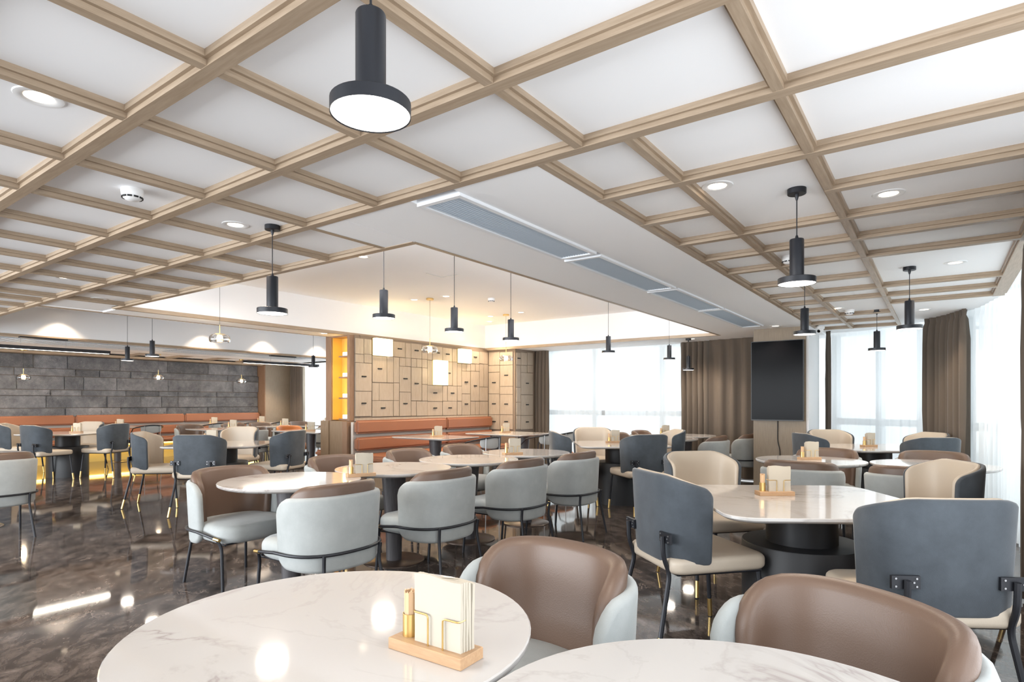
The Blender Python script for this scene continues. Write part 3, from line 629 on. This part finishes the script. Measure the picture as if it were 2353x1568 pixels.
for (px_, d, zd, zc, lab) in ((852, 1.34, 1.93, ZP, 'large black pendant nearest the camera, over the front round table'), (1831, 3.03, 1.885, ZP, 'black pendant over the big front square table'),
    (626, 3.66, 1.828, ZP, 'black pendant with visible canopy over the first table of the centre row'), (882, 4.8, 1.96, ZR, 'black pendant over the second table of the centre row'), (1044, 5.56, 1.94, ZR, 'black pendant over the third table of the centre row'),
    (1174, 6.44, 1.95, ZR, 'black pendant over the last table of the centre row'), (1398, 8.16, 1.96, ZR, 'black pendant in front of the tall window, over the square table'), (1538, 9.4, 1.955, ZR, 'small black pendant before the window, next to the bunched brown curtain'),
    (1582, 9.75, 1.81, ZB, 'black pendant in front of the bunched brown curtain'), (1849, 5.2, 1.875, ZP, 'black pendant beside the television, behind the big one'), (2015, 7.0, 1.89, ZP, 'black pendant before the sheer curtain by the far square table'),
    (2090, 4.78, 1.87, ZP, 'black pendant in front of the taupe bay curtain'), (293, 9.6, 1.955, ZR, 'black pendant before the stone wall, leftmost of the two close together'), (350, 8.7, 1.955, ZR, 'black pendant before the stone wall, rightmost of the two close together'),
    (720, 11.5, 1.955, ZR, 'small black pendant left of the lit shelf pillar')):
    x, y = cf((px_ - 1176.5) / 1360 * d, d); pendant(x, y, zd, zc, lab, GP)
def glass_pendant(x, y, zd, zc, lab):
    t = thing('glass_pendant', lab, 'pendant lamp', (x, y, zd), 0, 'clear glass saucer pendants')
    bm = bmesh.new(); prof = [(.062, .075), (.095, .066), (.115, .045), (.122, .015), (.118, -.012), (.108, -.024)]
    lathe(bm, prof + [(r - .004, z_) for r, z_ in reversed(prof)], 32, caps=(False, False)); obj('glass_shade', bm, 'glass', t)
    bm = bmesh.new(); lathe(bm, [(.03, .066), (.062, .068), (.062, .078), (.03, .082)], 28); lathe(bm, [(.005, .08), (.005, .19)], 10); obj('brass_cap', bm, 'brass', t)
    bm = bmesh.new(); lathe(bm, [(.020, .066), (.030, .055), (.036, .03), (.036, .0), (.02, -.008)], 24); obj('bulb', bm, 'bulb', t)
    bm = bmesh.new(); lathe(bm, [(.043, .008), (.043, -.001)], 24); obj('brass_ring', bm, 'brass', t)
    bm = bmesh.new(); lathe(bm, [(.002, .19), (.002, zc - zd - .02)], 8); obj('cord', bm, 'black', t)
    bm = bmesh.new(); lathe(bm, [(.055, zc - zd - .025), (.055, zc - zd)], 24); obj('canopy', bm, 'brass', t)
    light('glass_pendant_light', 'POINT', (x, y, zd - .05), (0, 0, 0), 5, (1, .8, .55), .04)
for (px_, d, zd, zc, lab) in ((505, 7.3, 2.045, ZR, 'glass saucer pendant hanging in front of the white drop, left of the black pendant'), (988, 8.88, 2.05, ZR, 'glass saucer pendant before the middle of the drawer-front wall'), (1163, 10.5, 2.04, ZR, 'glass saucer pendant in the corner before the cabinet'),
    (54, 11.7, 1.755, ZB, 'glass saucer pendant before the stone wall, the one nearest the left frame edge'), (364, 13.4, 1.82, ZP, 'glass saucer pendant before the middle of the stone wall'), (555, 15.1, 1.80, ZP, 'glass saucer pendant before the end of the stone wall by the brown column')):
    x, y = cf((px_ - 1176.5) / 1360 * d, d); glass_pendant(x, y, zd, zc, lab)
def linear(loc, L, lab, zc=ZB):
    t = thing('linear_pendant', lab, 'pendant lamp', loc, 0, 'long black linear pendants')
    bxo('housing', 'black', -.025, .025, -L / 2, L / 2, 0, .055, t); bxo('diffuser', 'strip', -.018, .018, -L / 2 + .02, L / 2 - .02, -.003, 0, t)
    bxo('canopy', 'black', -.04, .04, -.32, .32, zc - loc[2] - .02, zc - loc[2], t)
    bm = bmesh.new()
    for s in (-.3, .3): tube(bm, [(0, s, .05), (0, s, zc - loc[2] - .01)], .002, 6)
    obj('suspension_wire', bm, 'steel', t)
    light('linear_light', 'AREA', (loc[0], loc[1], loc[2] - .01), (0, 0, 0), 10, (1, .9, .75), .03, L)
linear((-11.85, 3.35, 2.13), 1.9, 'long black linear pendant before the stone wall at the left'); linear((-12.1, 7.85, 2.13), 1.9, 'black linear pendant before the brown column and its curtain')

# ------------------------------------------------------------------ shells for chair backs
def plan_u(a, b, n, th_max, yc, ext=0.0):
    pts = []
    K = 60
    for i in range(K + 1):
        th = R(-th_max + 2 * th_max * i / K); s, c = math.sin(th), math.cos(th)
        pts.append(Vector((a * math.copysign(abs(s) ** (2 / n), s), -b * math.copysign(abs(c) ** (2 / n), c) + yc)))
    if ext:
        d0 = (pts[0] - pts[1]).normalized(); d1 = (pts[-1] - pts[-2]).normalized()
        pts = [pts[0] + d0 * ext] + pts + [pts[-1] + d1 * ext]
    return pts
def resample(pts, svals):
    acc = [0]
    for p, q in zip(pts, pts[1:]): acc.append(acc[-1] + (q - p).length)
    L = acc[-1]; out = []
    for s in svals:
        s = max(0, min(L, s)); k = 0
        while k < len(pts) - 2 and acc[k + 1] < s: k += 1
        f = (s - acc[k]) / max(1e-9, acc[k + 1] - acc[k]); p = pts[k].lerp(pts[k + 1], f)
        e = .01; a, b2 = k, k
        t = (pts[min(k + 2, len(pts) - 1)] - pts[max(k - 1, 0)]).normalized()
        out.append((p, Vector((t.y, -t.x)), s))
    return out
def shell(bm, pts, th, zt, zb, rc, lean=0.0, zref=.5, inset=0.0, nmid=16, rcb=None):
    """closed padded shell along a plan path; zt, zb functions of t (-1..1); rc corner radius in elevation"""
    L = sum((q - p).length for p, q in zip(pts, pts[1:])); h = th / 2; rcb = rcb or rc
    ends = [0, .12 * h, .4 * h, h] + [rc * f for f in (.35, .55, .75, 1.0) if rc * f > h * 1.1]
    sv = ends + [rc + (L - 2 * rc) * i / nmid for i in range(1, nmid)] + [L - e for e in reversed(ends)]
    rings = []
    for p, nrm, s in resample(pts, sv):
        t = 2 * s / L - 1; q = min(s, L - s)
        top, bot = zt(t), zb(t)
        if q < rc: top -= rc - math.sqrt(max(0, rc * rc - (rc - q) ** 2))
        if q < rcb: bot += rcb - math.sqrt(max(0, rcb * rcb - (rcb - q) ** 2))
        if top - bot < .02: m_ = (top + bot) / 2; top, bot = m_ + .01, m_ - .01
        hh = h * (math.sqrt(max(0.0, 1 - (1 - q / h) ** 2)) if q < h else 1.0); hh = max(hh, .001)
        hv = min(h, (top - bot) / 2)
        if p.x > 0: pass
        ring = []
        def pt(off, z):
            o = -inset - h + off + (z - zref) * lean
            return (p.x + nrm.x * o, p.y + nrm.y * o, z)
        for k in range(5): a = PI * k / 4; ring.append(pt(hh * math.cos(a), bot + hv - hv * math.sin(a)))
        zs_ = [bot + hv + (top - bot - 2 * hv) * f for f in (.33, .66)]
        ring += [pt(-hh, z_) for z_ in zs_]
        for k in range(5): a = PI * k / 4; ring.append(pt(-hh * math.cos(a), top - hv + hv * math.sin(a)))
        ring += [pt(hh, z_) for z_ in reversed(zs_)]
        rings.append(ring)
    loft(bm, rings)
def rail_pts(pts, off, z, n=24, s0=0, s1=None):
    L = sum((q - p).length for p, q in zip(pts, pts[1:])); s1 = s1 or L
    return [(p.x + nm.x * off, p.y + nm.y * off, z(2 * s / L - 1) if callable(z) else z) for p, nm, s in resample(pts, [s0 + (s1 - s0) * i / (n - 1) for i in range(n)])]

# tub chair: grey suede shell, taupe leather inner back, black rail and legs
def make_tub(inner='taupe', shellm='suede', seatm='suede'):
    t = thing('tub_chair', 'x', 'chair')
    P_ = plan_u(.306, .265, 2.5, 90, -.02, .06)
    bm = bmesh.new(); shell(bm, P_, .045, lambda u: .745 - .02 * abs(u) ** 3, lambda u: .305 + .02 * abs(u) ** 2, .115, .05, .5, 0, 18, .09); obj('shell', bm, shellm, t, 60)
    Pi = plan_u(.270, .222, 2.5, 88, -.02, .02)
    bm = bmesh.new(); shell(bm, Pi, .060, lambda u: .812 - .03 * abs(u) ** 2.5, lambda u: .42, .15, .08, .5, 0, 16, .05); obj('back_pad', bm, inner, t, 60)
    bm = bmesh.new(); cushion(bm, rrect(.275, .275, .12, 6), .345, .465, .045, 0, .045, 4, .008); obj('seat', bm, seatm, t, 60)
    rp = rail_pts(P_, .010, lambda u: .415 - .0 * u * u, 26)
    front = [(-.270, .27, .405), ]; 
    full = [(-.292, .27, .385)] + rp + [(.292, .27, .385)]
    bm = bmesh.new(); tube(bm, full, .0095, 8); obj('rail', bm, 'black', t)
    for s in (-1, 1):
        bm = bmesh.new(); tube(bm, [(s * .296, .225, .390), (s * .290, .280, .385)], .0115, 8); obj('rail_tip', bm, 'brass', t)['label'] = 'brass rail tip'
    bm = bmesh.new(); tube(bm, [(-.25, .285, .352), (.25, .285, .352)], .006, 6); tube(bm, [(-.25, .28, .345), (-.2, -.20, .335)], .006, 6); tube(bm, [(.25, .28, .345), (.2, -.20, .335)], .006, 6); obj('seat_frame', bm, 'black', t)
    for s in (-1, 1):
        bm = bmesh.new(); tube(bm, fillet([(s * .290, .245, .388), (s * .268, .265, .33), (s * .275, .295, 0)], .05), .0105, 8); obj('leg', bm, 'black', t)
        bm = bmesh.new(); tube(bm, fillet([(s * .205, -.272, .42), (s * .200, -.262, .33), (s * .232, -.315, 0)], .05), .0105, 8); obj('leg', bm, 'black', t)
    return t
# wing chair: slate velvet outside, cream leather inside and seat
def make_wing():
    t = thing('wing_chair', 'x', 'chair')
    P_ = plan_u(.264, .25, 3.6, 80, 0, 0.06)
    zt = lambda u: .915 - .075 * max(0, abs(u) - .40) ** 1.15 / .60 ** 1.15
    bm = bmesh.new(); shell(bm, P_, .028, zt, lambda u: .462, .05, .055, .46, 0, 20, .022); obj('backrest', bm, 'slate', t, 60)
    bm = bmesh.new(); shell(bm, P_, .028, lambda u: zt(u) + .002, lambda u: .465, .05, .055, .46, .024, 20, .022); obj('back_lining', bm, 'cream', t, 60)
    bm = bmesh.new(); cushion(bm, rrect(.258, .270, .055, 6, .02), .418, .50, .028, 0, .03, 4, .006); obj('seat', bm, 'cream', t, 60)
    bm = bmesh.new()
    ring = [(-.24, .26), (.24, .26), (.22, -.20), (-.22, -.20), (-.24, .26)]
    for a, b in zip(ring, ring[1:]): tube(bm, [(*a, .417), (*b, .417)], .0085, 6)
    obj('seat_frame', bm, 'black', t)
    for s in (-1, 1):
        for up, pts in ((0, [(s * .232, .25, .42), (s * .252, .278, .11)]), (1, [(s * .196, -.272, .61), (s * .196, -.268, .50), (s * .196, -.232, .42), (s * .226, -.300, .11)])):
            bm = bmesh.new(); tube(bm, fillet(pts, .05) if up else pts, .0125, 8); lg = obj('leg', bm, 'black', t)
            p, q = Vector(pts[-1]), Vector(pts[-1]) - Vector(pts[-2]); q = q / abs(q.z); e = p + q * .105
            bm = bmesh.new(); tube(bm, [p + Vector((0, 0, .002)), e], .0135, 10); obj('ferrule', bm, 'brass', lg)['label'] = 'brass ferrule'
            bm = bmesh.new(); tube(bm, [e, (e.x, e.y, 0)], .011, 8); obj('foot', bm, 'black', lg)
        bm = bmesh.new(); box(bm, s * .196 - .052, s * .196 + .052, -.262, -.248, .575, .625); br = obj('bracket', bm, 'black', t, 0)
        for k, j in ((1, -1), (1, 0), (1, 1), (-1, -1), (-1, 1)):
            sx = s * .196 + k * (.038 if j else .028); bm = bmesh.new()
            tube(bm, [(0, 0, 0), (0, -.0035, 0)], .004, 8); sc = obj('screw', bm, 'steel', br); sc.location = (sx, -.2615, .60 + j * .015)
    return t
def make_bistro():
    t = thing('bistro_armchair', 'x', 'chair')
    P_ = plan_u(.275, .25, 2.2, 96, 0, .0)
    top = rail_pts(P_, 0, lambda u: .80 - .075 * abs(u) ** 1.6, 30)
    bm = bmesh.new(); tube(bm, [(-.262, .20, 0), (-.268, .17, .60)] + fillet([(-.27, .14, .69), top[0]], .05)[1:] + top + [(.27, .14, .69)] + [(.268, .17, .60), (.262, .20, 0)], .0105, 8); obj('frame', bm, 'black', t)
    Pb = plan_u(.262, .235, 2.2, 50, -.002, 0)
    bm = bmesh.new(); shell(bm, Pb, .010, lambda u: .795 - .02 * u * u, lambda u: .635 + .03 * abs(u) ** 2, .04, 0, .6, 0, 14); obj('backrest', bm, 'grey_ply', t, 60)
    for s in (-1, 1):
        bm = bmesh.new(); tube(bm, [(s * .15, -.222, .785), (s * .155, -.215, .44), (s * .185, -.25, 0)], .007, 8); obj('leg', bm, 'steel', t)
    bm = bmesh.new(); cushion(bm, rrect(.225, .215, .15, 8), .425, .475, .022, 0, .01, 3, .004); obj('seat', bm, 'orange_vivid', t, 60)
    bm = bmesh.new()
    ring = [(.262, .17), (-.262, .17), (-.155, -.21), (.155, -.21), (.262, .17)]
    for a, b in zip(ring, ring[1:]): tube(bm, [(*a, .418), (*b, .418)], .007, 6)
    obj('seat_frame', bm, 'black', t)
    return t
tub0, wing0, bis0 = make_tub(), make_wing(), make_bistro()
tubo = make_tub('orange_vivid', 'drum', 'orange_vivid')
for r_ in (tub0, wing0, bis0, tubo): freeze(r_)
USED = set()
def chair(kind, x, y, rz, label, group):
    src = {'tub': tub0, 'wing': wing0, 'bistro': bis0, 'tubo': tubo}[kind]
    if src.name in USED: o = copy_tree(src)
    else: o = src; USED.add(src.name)
    o.location = (x, y, 0); o.rotation_euler = (0, 0, R(rz)); tag(o, label, 'chair', group)
    return o

# ------------------------------------------------------------------ tables
def round_table(x, y, lab, group='white marble round tables', R_=.463):
    t = thing('round_table', lab, 'table', (x, y, 0), 0, group)
    bm = bmesh.new(); lathe(bm, [(.24, .720), (R_ - .022, .721), (R_ - .003, .732), (R_, .736), (R_, .747), (R_ - .003, .75)], 72); obj('tabletop', bm, 'marble', t)
    bm = bmesh.new(); lathe(bm, [(.062, .008), (.066, .25), (.088, .55), (.10, .722)], 36); obj('pedestal', bm, 'pedestal', t)
    bm = bmesh.new(); lathe(bm, [(.245, 0), (.245, .006), (.24, .009)], 48); obj('base_plate', bm, 'plate', t)
def square_table(x, y, rz, lab, group='white marble square tables', h=.55, hy=.55):
    t = thing('square_table', lab, 'table', (x, y, 0), R(rz), group)
    o_ = rrect(h, hy, .13, 8, .025); bm = bmesh.new()
    def ring(i, z): return [(a * (h - i) / h, b * (h - i) / h, z) for a, b in o_]
    loft(bm, [ring(.022, .721), ring(.003, .732), ring(0, .736), ring(0, .747), ring(.003, .75)]); obj('tabletop', bm, 'marble', t, 30)
    bm = bmesh.new(); lathe(bm, [(.18, .50), (.18, .722)], 48); obj('column', bm, 'drum', t)
    bm = bmesh.new(); lathe(bm, [(.305, 0), (.305, .515), (.302, .52)], 60); obj('drum', bm, 'drum', t)
def rect_table(x0, x1, y0, y1, lab, peds=1, group='white marble rectangular tables'):
    cx, cy = (x0 + x1) / 2, (y0 + y1) / 2
    t = thing('rectangular_table', lab, 'table', (cx, cy, 0), 0, group); a, b = (x1 - x0) / 2, (y1 - y0) / 2
    o_ = rrect(a, b, .05, 5); bm = bmesh.new()
    def ring(i, z): return [(p * (a - i) / a, q * (b - i) / b, z) for p, q in o_]
    loft(bm, [ring(.02, .724), ring(0, .740), ring(0, .747), ring(.003, .75)]); obj('tabletop', bm, 'marble', t, 30)
    for s in ((0,) if peds == 1 else (-.3, .3)):
        bm = bmesh.new(); lathe(bm, [(.065, .008), (.068, .25), (.09, .55), (.10, .724)], 32, s); obj('pedestal', bm, 'pedestal', t)
        bm = bmesh.new(); lathe(bm, [(.23, 0), (.23, .006), (.225, .009)], 40, s); obj('base_plate', bm, 'plate', t)

# condiment set: wooden block with wire rack, toothpick cup; napkins stand in it
def make_holder():
    t = thing('napkin_holder', 'x', 'napkin holder')
    bm = bmesh.new(); box(bm, -.10, .10, -.0375, .0375, 0, .024); bmesh.ops.bevel(bm, geom=bm.edges[:], offset=.0015, segments=1, affect='EDGES'); obj('base', bm, 'block_wood', t, 30)
    w, r_ = .06, .0018
    for s in (-1, 1):
        y0 = s * .026
    bm = bmesh.new()
    for x0, x1 in ((.0, -.040), (.042, .082)):
        pass
    # wire: front post, out to the side, round the back and down
    for sx in (-1, 1):
        xi, xo = .022 + sx * .020, .022 + sx * .062
        tube(bm, fillet([(xi, -.024, .02), (xi, -.024, .088), (xo, -.024, .088), (xo, .024, .088), (xi, .024, .088), (xi, .024, .02)], .008, 4), r_, 6)
    obj('wire_rack', bm, 'brass', t)
    bm = bmesh.new(); lathe(bm, [(.0165, .024), (.0165, .072), (.0150, .072), (.0150, .03)], 28, -.070, 0, (True, True)); obj('cup', bm, 'brass', t)
    return t
def make_napkins():
    t = thing('napkin_stack', 'x', 'napkins')
    rnd = random.Random(3)
    for i in range(5):
        y = -.018 + i * .0080; bm = bmesh.new(); nx, nz = 6, 5; g = []
        for side in (0, 1):
            for a in range(nx + 1):
                for b in range(nz + 1):
                    X = -.062 + .124 * a / nx + rnd.uniform(-.0008, .0008) + i * .0012; Z_ = .024 + .137 * b / nz + (.006 - .0025 * i if b == nz else 0) + .003 * math.sin(a * .9 + i)*(b == nz)
                    g.append(bm.verts.new((X, y + (.0072 if side else 0) + .0015 * math.sin(a * 1.3 + i) * b / nz + .004 * (b / nz) ** 2 * (1 if i > 3 else -.3), Z_)))
        idx = lambda s_, a, b: g[s_ * (nx + 1) * (nz + 1) + a * (nz + 1) + b]
        for s_ in (0, 1):
            for a in range(nx):
                for b in range(nz): bm.faces.new((idx(s_, a, b), idx(s_, a + 1, b), idx(s_, a + 1, b + 1), idx(s_, a, b + 1)))
        for a in range(nx):
            for b in (0, nz): bm.faces.new((idx(0, a, b), idx(0, a + 1, b), idx(1, a + 1, b), idx(1, a, b)))
        for b in range(nz):
            for a in (0, nx): bm.faces.new((idx(0, a, b), idx(0, a, b + 1), idx(1, a, b + 1), idx(1, a, b)))
        obj('napkin', bm, 'napkin', t, 50)
    return t
def make_picks():
    bm = bmesh.new(); rnd = random.Random(5)
    for i in range(12):
        a = 2 * PI * i / 9; rr = .0115 if i < 9 else .004; x_, y_ = rr * math.cos(a), rr * math.sin(a); top = .118 + rnd.uniform(-.003, .003)
        w = .0042
        v = box(bm, x_ - w, x_ + w, y_ - .0012, y_ + .0012, .032, top)
        bmesh.ops.rotate(bm, cent=(x_, y_, 0), matrix=Matrix.Rotation(a + PI / 2, 3, 'Z'), verts=v)
        for q in range(2): 
            bm2 = bm; v0 = bm.verts.new((x_ - .002 + q * .002, y_, top)); v1 = bm.verts.new((x_ + q * .002, y_, top)); v2 = bm.verts.new((x_ - .001 + q * .002, y_, top + .004)); bm.faces.new((v0, v1, v2))
    return obj('toothpick_bundle', bm, 'pick', None, 0)
hold0, nap0, pick0 = make_holder(), make_napkins(), make_picks()
for o in (hold0, nap0, pick0): freeze(o)
first = [True]
def place_set(x, y, rz, where):
    a = hold0 if first[0] else copy_tree(hold0); b = nap0 if first[0] else copy_tree(nap0); c_ = pick0 if first[0] else copy_tree(pick0)
    first[0] = False; z = .75
    a.location = (x, y, z); a.rotation_euler.z = R(rz); tag(a, 'wooden napkin holder with brass wire on ' + where, 'napkin holder', 'wooden napkin holders on the tables')
    q = Matrix.Rotation(R(rz), 3, 'Z'); o1 = q @ Vector((.022, 0, 0)); o2 = q @ Vector((-.070, 0, 0))
    b.location = (x + o1.x, y + o1.y, z); b.rotation_euler.z = R(rz); tag(b, 'stack of cream paper napkins on ' + where, 'napkins', 'stacks of napkins on the tables')
    c_.location = (x + o2.x, y + o2.y, z); c_.rotation_euler.z = R(rz); tag(c_, 'bundle of wrapped toothpicks on ' + where, 'toothpicks', 'toothpick bundles on the tables')
RT = 'white marble round tables'
T = [(cf(-.418, 1.4025), 'front round marble table with grey veins, cut off at the lower left'), (cf(.353, .867), 'round table nearest the camera, only its far rim in view'),
     ((-3.60, 2.40), 'first round table of the centre row, nearest the camera'), ((-3.59, 3.33), 'second round table of the centre row'), ((-3.58, 4.26), 'third round table of the centre row'), ((-3.57, 5.19), 'last round table of the centre row, near the drawer-front wall'),
     ((-.97, 6.02), 'round table in front of the television column'), ((-.05, 6.20), 'round table half hidden behind the cream chair at the bay'), ((-3.32, 9.38), 'farthest round table beside the bunched brown curtain'), ((-3.29, 8.44), 'round table just before the farthest one at the brown curtain'),
     ((-7.96, 1.66), 'round table cut off by the left frame edge')]
for (p, lab) in T: round_table(p[0], p[1], lab)
SQ = [(cf(1.585, 3.24), 33, 'big square marble table on a charcoal drum, nearest the camera'), (cf(1.38, 7.6), 36, 'square marble table in front of the tall window'), (cf(4.30, 7.02), 36, 'square marble table by the curved bay curtains'),
      (cf(-7.73, 10.3), 36, 'square marble table before the stone wall at far left'), (cf(-3.72, 7.6), 42, 'square marble table between the centre row and the stone wall')]
for p, rz, lab in SQ: square_table(p[0], p[1], rz, lab)
rect_table(-6.87, -5.75, 6.3, 7.12, 'rectangular table at the drawer-front banquette, nearer the camera')
rect_table(-6.62, -5.42, 7.75, 8.75, 'wide rectangular table at the drawer-front banquette, by the cabinet', 2)
rect_table(-12.25, -11.3, 5.75, 6.75, 'rectangular table between stone wall and partition, nearest the camera')
rect_table(-12.3, -11.3, 7.3, 8.1, 'rectangular table between stone wall and partition, the middle one')
rect_table(-12.2, -11.3, 8.5, 9.3, 'rectangular table between stone wall and partition, by the window')
rect_table(-10.2, -8.75, 6.35, 7.1, 'rectangular table at the banquette behind the shelf partition')
for k, y in enumerate((1.6, 3.1, 5.0, 7.1, 8.35)): rect_table(-14.8, -13.95, y, y + .72, 'rectangular table along the stone wall banquette, number ' + ['one', 'two', 'three', 'four', 'five'][k] + ' from the left')

# ------------------------------------------------------------------ chairs
GT, GW, GB = 'grey suede tub chairs', 'slate velvet wing chairs', 'metal bistro armchairs'
(N1x, N1y), (N2x, N2y) = cf(.05, 1.83), cf(.71, 1.38)
for kind, x, y, rz, lab in [
    ('tub', N1x, N1y, 171, 'tub chair with taupe leather back facing the front veined round table'),
    ('tub', N2x, N2y, 151, 'tub chair with taupe leather back in the lower right corner'),
    ('tub', -3.06, 2.27, 90, 'grey tub chair seen from behind, at the near end of the centre row'),
    ('tub', -3.03, 3.18, 90, 'grey tub chair seen from behind, second in the centre row'),
    ('tub', -3.0, 4.12, 90, 'grey tub chair seen from behind, third in the centre row'),
    ('tub', -2.97, 5.02, 90, 'grey tub chair seen from behind, last in the centre row'),
    ('tub', -4.05, 2.28, -90, 'tub chair with taupe leather facing us across the first centre table'),
    ('tub', -4.20, 3.32, -90, 'tub chair behind the second centre table, only its leather top showing'),
    ('tub', -4.20, 4.20, -90, 'tub chair behind the third centre table, only its leather top showing'),
    ('tub', -4.20, 5.02, -90, 'tub chair behind the last centre table, only its leather top showing'),
    ('tub', -.93, 5.42, 0, 'grey tub chair seen from behind, at the round table before the television'),
    ('tub', -.93, 6.64, 180, 'tub chair on the far side of the round table before the television'),
    ('tub', -.17, 5.45, 0, 'grey tub chair mostly hidden behind the cream wing chair near the bay'),
    ('tub', -.05, 6.84, 180, 'tub chair with taupe leather in front of the bay curtain'),
    ('tub', -2.70, 8.50, 90, 'grey tub chair before the widely pleated brown curtain'),
    ('tub', -2.50, 9.42, 90, 'grey tub chair half hidden by the television column'),
    ('tub', -3.95, 8.50, -90, 'tub chair before the tall window, the left one of two leather tops'),
    ('tub', -3.95, 9.36, -90, 'tub chair before the tall window, the right one of two leather tops'),
    ('tub', -7.28, 1.67, 90, 'grey tub chair cut off by the left frame edge'),
    ('tub', -10.9, 6.36, 90, 'grey tub chair seen from behind, left of the orange chair'),
    ('tub', -12.75, 6.15, -90, 'tub chair before the stone wall banquette, beside the napkin-topped square table'),
    ('tub', -12.75, 7.1, -90, 'tub chair with leather back, behind the first small table by the stone wall'),
    ('tub', -12.75, 7.75, -90, 'tub chair with leather back, facing us at the middle small table'),
    ('tub', -12.7, 8.75, -90, 'tub chair with leather back, nearest the cream column'),
    ('tub', -10.85, 8.10, 90, 'grey tub chair directly left of the shelf partition, seen from behind'),
    ('tub', -10.85, 8.95, 90, 'grey tub chair by the far window left of the shelf partition')]:
    chair(kind, x, y, rz, lab, GT)
chair('tubo', -10.5, 7.02, -90, 'orange leather tub chair at the table behind the shelf partition', None)
for (r_, d, rz, lab) in [
    (.97, 3.22, -40, 'slate wing chair on the left of the big front square table, seen from behind'),
    (1.70, 2.48, 32, 'large slate wing chair nearest the camera at the right, seen from behind'),
    (1.40, 4.20, 228, 'cream-lined wing chair behind the big front square table, facing the camera'),
    (2.56, 3.70, 120, 'cream-lined wing chair right of the big front square table, near the bay'),
    (.75, 7.52, -50, 'slate wing chair left of the window square table, seen from behind'),
    (1.50, 6.95, 52, 'slate wing chair in front of the window square table, seen from behind'),
    (1.16, 8.45, 213, 'cream-lined wing chair against the tall window, facing the camera'),
    (2.02, 7.95, 130, 'cream-lined wing chair by the window with its slate side showing'),
    (3.66, 7.02, -54, 'slate wing chair in front of the television column, seen from behind'),
    (4.20, 7.72, 213, 'cream-lined wing chair below the television, facing the camera'),
    (4.90, 7.16, 132, 'cream-lined wing chair in front of the taupe bay curtain'),
    (4.44, 6.38, 34, 'slate wing chair in front of the bay square table, seen from behind'),
    (-7.60, 9.62, 14, 'slate wing chair with its back to us at the far left square table'),
    (-8.70, 10.45, -30, 'wing chair at the left edge of the far left square table'),
    (-7.0, 10.25, 118, 'slate wing chair at the right of the far left square table'),
    (-8.0, 11.05, 213, 'cream-lined wing chair facing us before the stone wall banquette'),
    (-3.58, 6.88, 38, 'slate wing chair with its back to us, left of the centre row'),
    (-4.40, 7.38, -42, 'slate and cream wing chair on the left of the square table near the stone wall'),
    (-3.02, 7.72, 112, 'slate wing chair beside the orange banquette end, seen from behind'),
    (-4.05, 8.68, 213, 'cream-lined wing chair facing us, behind the square table near the stone wall')]:
    x, y = cf(r_, d); chair('wing', x, y, rz, lab, GW)
for x, y, rz, lab in [(-5.25, 6.50, 90, 'metal bistro armchair before the nearer drawer-front table'), (-5.02, 7.62, 90, 'metal bistro armchair behind the slate chair by the cabinet, the nearer one'), (-5.02, 8.25, 90, 'metal bistro armchair by the cabinet curtain, the farther one'),
    (-13.6, 5.64, 90, 'metal bistro armchair left of the bunch of wing chairs by the stone wall'), (-13.6, 7.05, 90, 'metal bistro armchair at the stone wall, second one towards the window'), (-13.6, 7.95, 90, 'metal bistro armchair at the stone wall, third one towards the window'), (-13.6, 8.75, 90, 'metal bistro armchair at the stone wall, nearest the cream column')]:
    chair('bistro', x, y, rz, lab, GB)

# ------------------------------------------------------------------ napkin sets
for x, y, rz, where in [(*cf(-.163, 1.25), 2, 'the front veined round table'), (-3.36, 2.80, 65, 'the first table of the centre row'), (-3.5, 4.85, 60, 'the last table of the centre row'), (*cf(1.50, 3.38), 37, 'the big front square table'),
    (*cf(1.33, 7.75), 60, 'the square table by the tall window'), (*cf(4.25, 7.05), 55, 'the square table by the bay curtains'), (-.98, 6.05, 45, 'the round table before the television'), (-6.25, 6.68, 75, 'the nearer drawer-front table'), (-6.15, 8.30, 75, 'the drawer-front table by the cabinet'),
    (-3.55, 9.05, 60, 'the farthest round table by the brown curtain'), (*cf(-7.62, 10.35), 36, 'the far left square table'), (*cf(-3.95, 7.75), 36, 'the square table near the stone wall'), (-14.4, 5.40, 45, 'the stone wall table behind the left wing chairs'),
    (-14.4, 7.45, 45, 'the stone wall table in the middle'), (-14.4, 8.70, 45, 'the stone wall table nearest the cream column'), (-11.9, 6.55, 45, 'the first small table before the stone wall'), (-11.9, 7.75, 45, 'the middle small table before the stone wall'), (-11.8, 8.8, 45, 'the small table by the far window'), (-9.5, 6.72, 45, 'the table behind the shelf partition')]:
    place_set(x, y, rz, where)

# louvred wall seen through the bay sheer
lv = thing('louvre_screen', 'white louvred screen outside the bay window', 'screen', (1.2, 12.0, 0), R(-35))
for z_ in range(16): bxo('slat', 'paint_wall', -.55, .55, -.03, .03, .3 + z_ * .15, .38 + z_ * .15, lv)
bxo('post', 'paint_wall', -.62, -.55, -.04, .04, 0, 2.8, lv); bxo('post', 'paint_wall', .55, .62, -.04, .04, 0, 2.8, lv)
tag(bxo('ground', 'concrete', -20, 8, -8, 20, -.3, -.06), kind='structure')
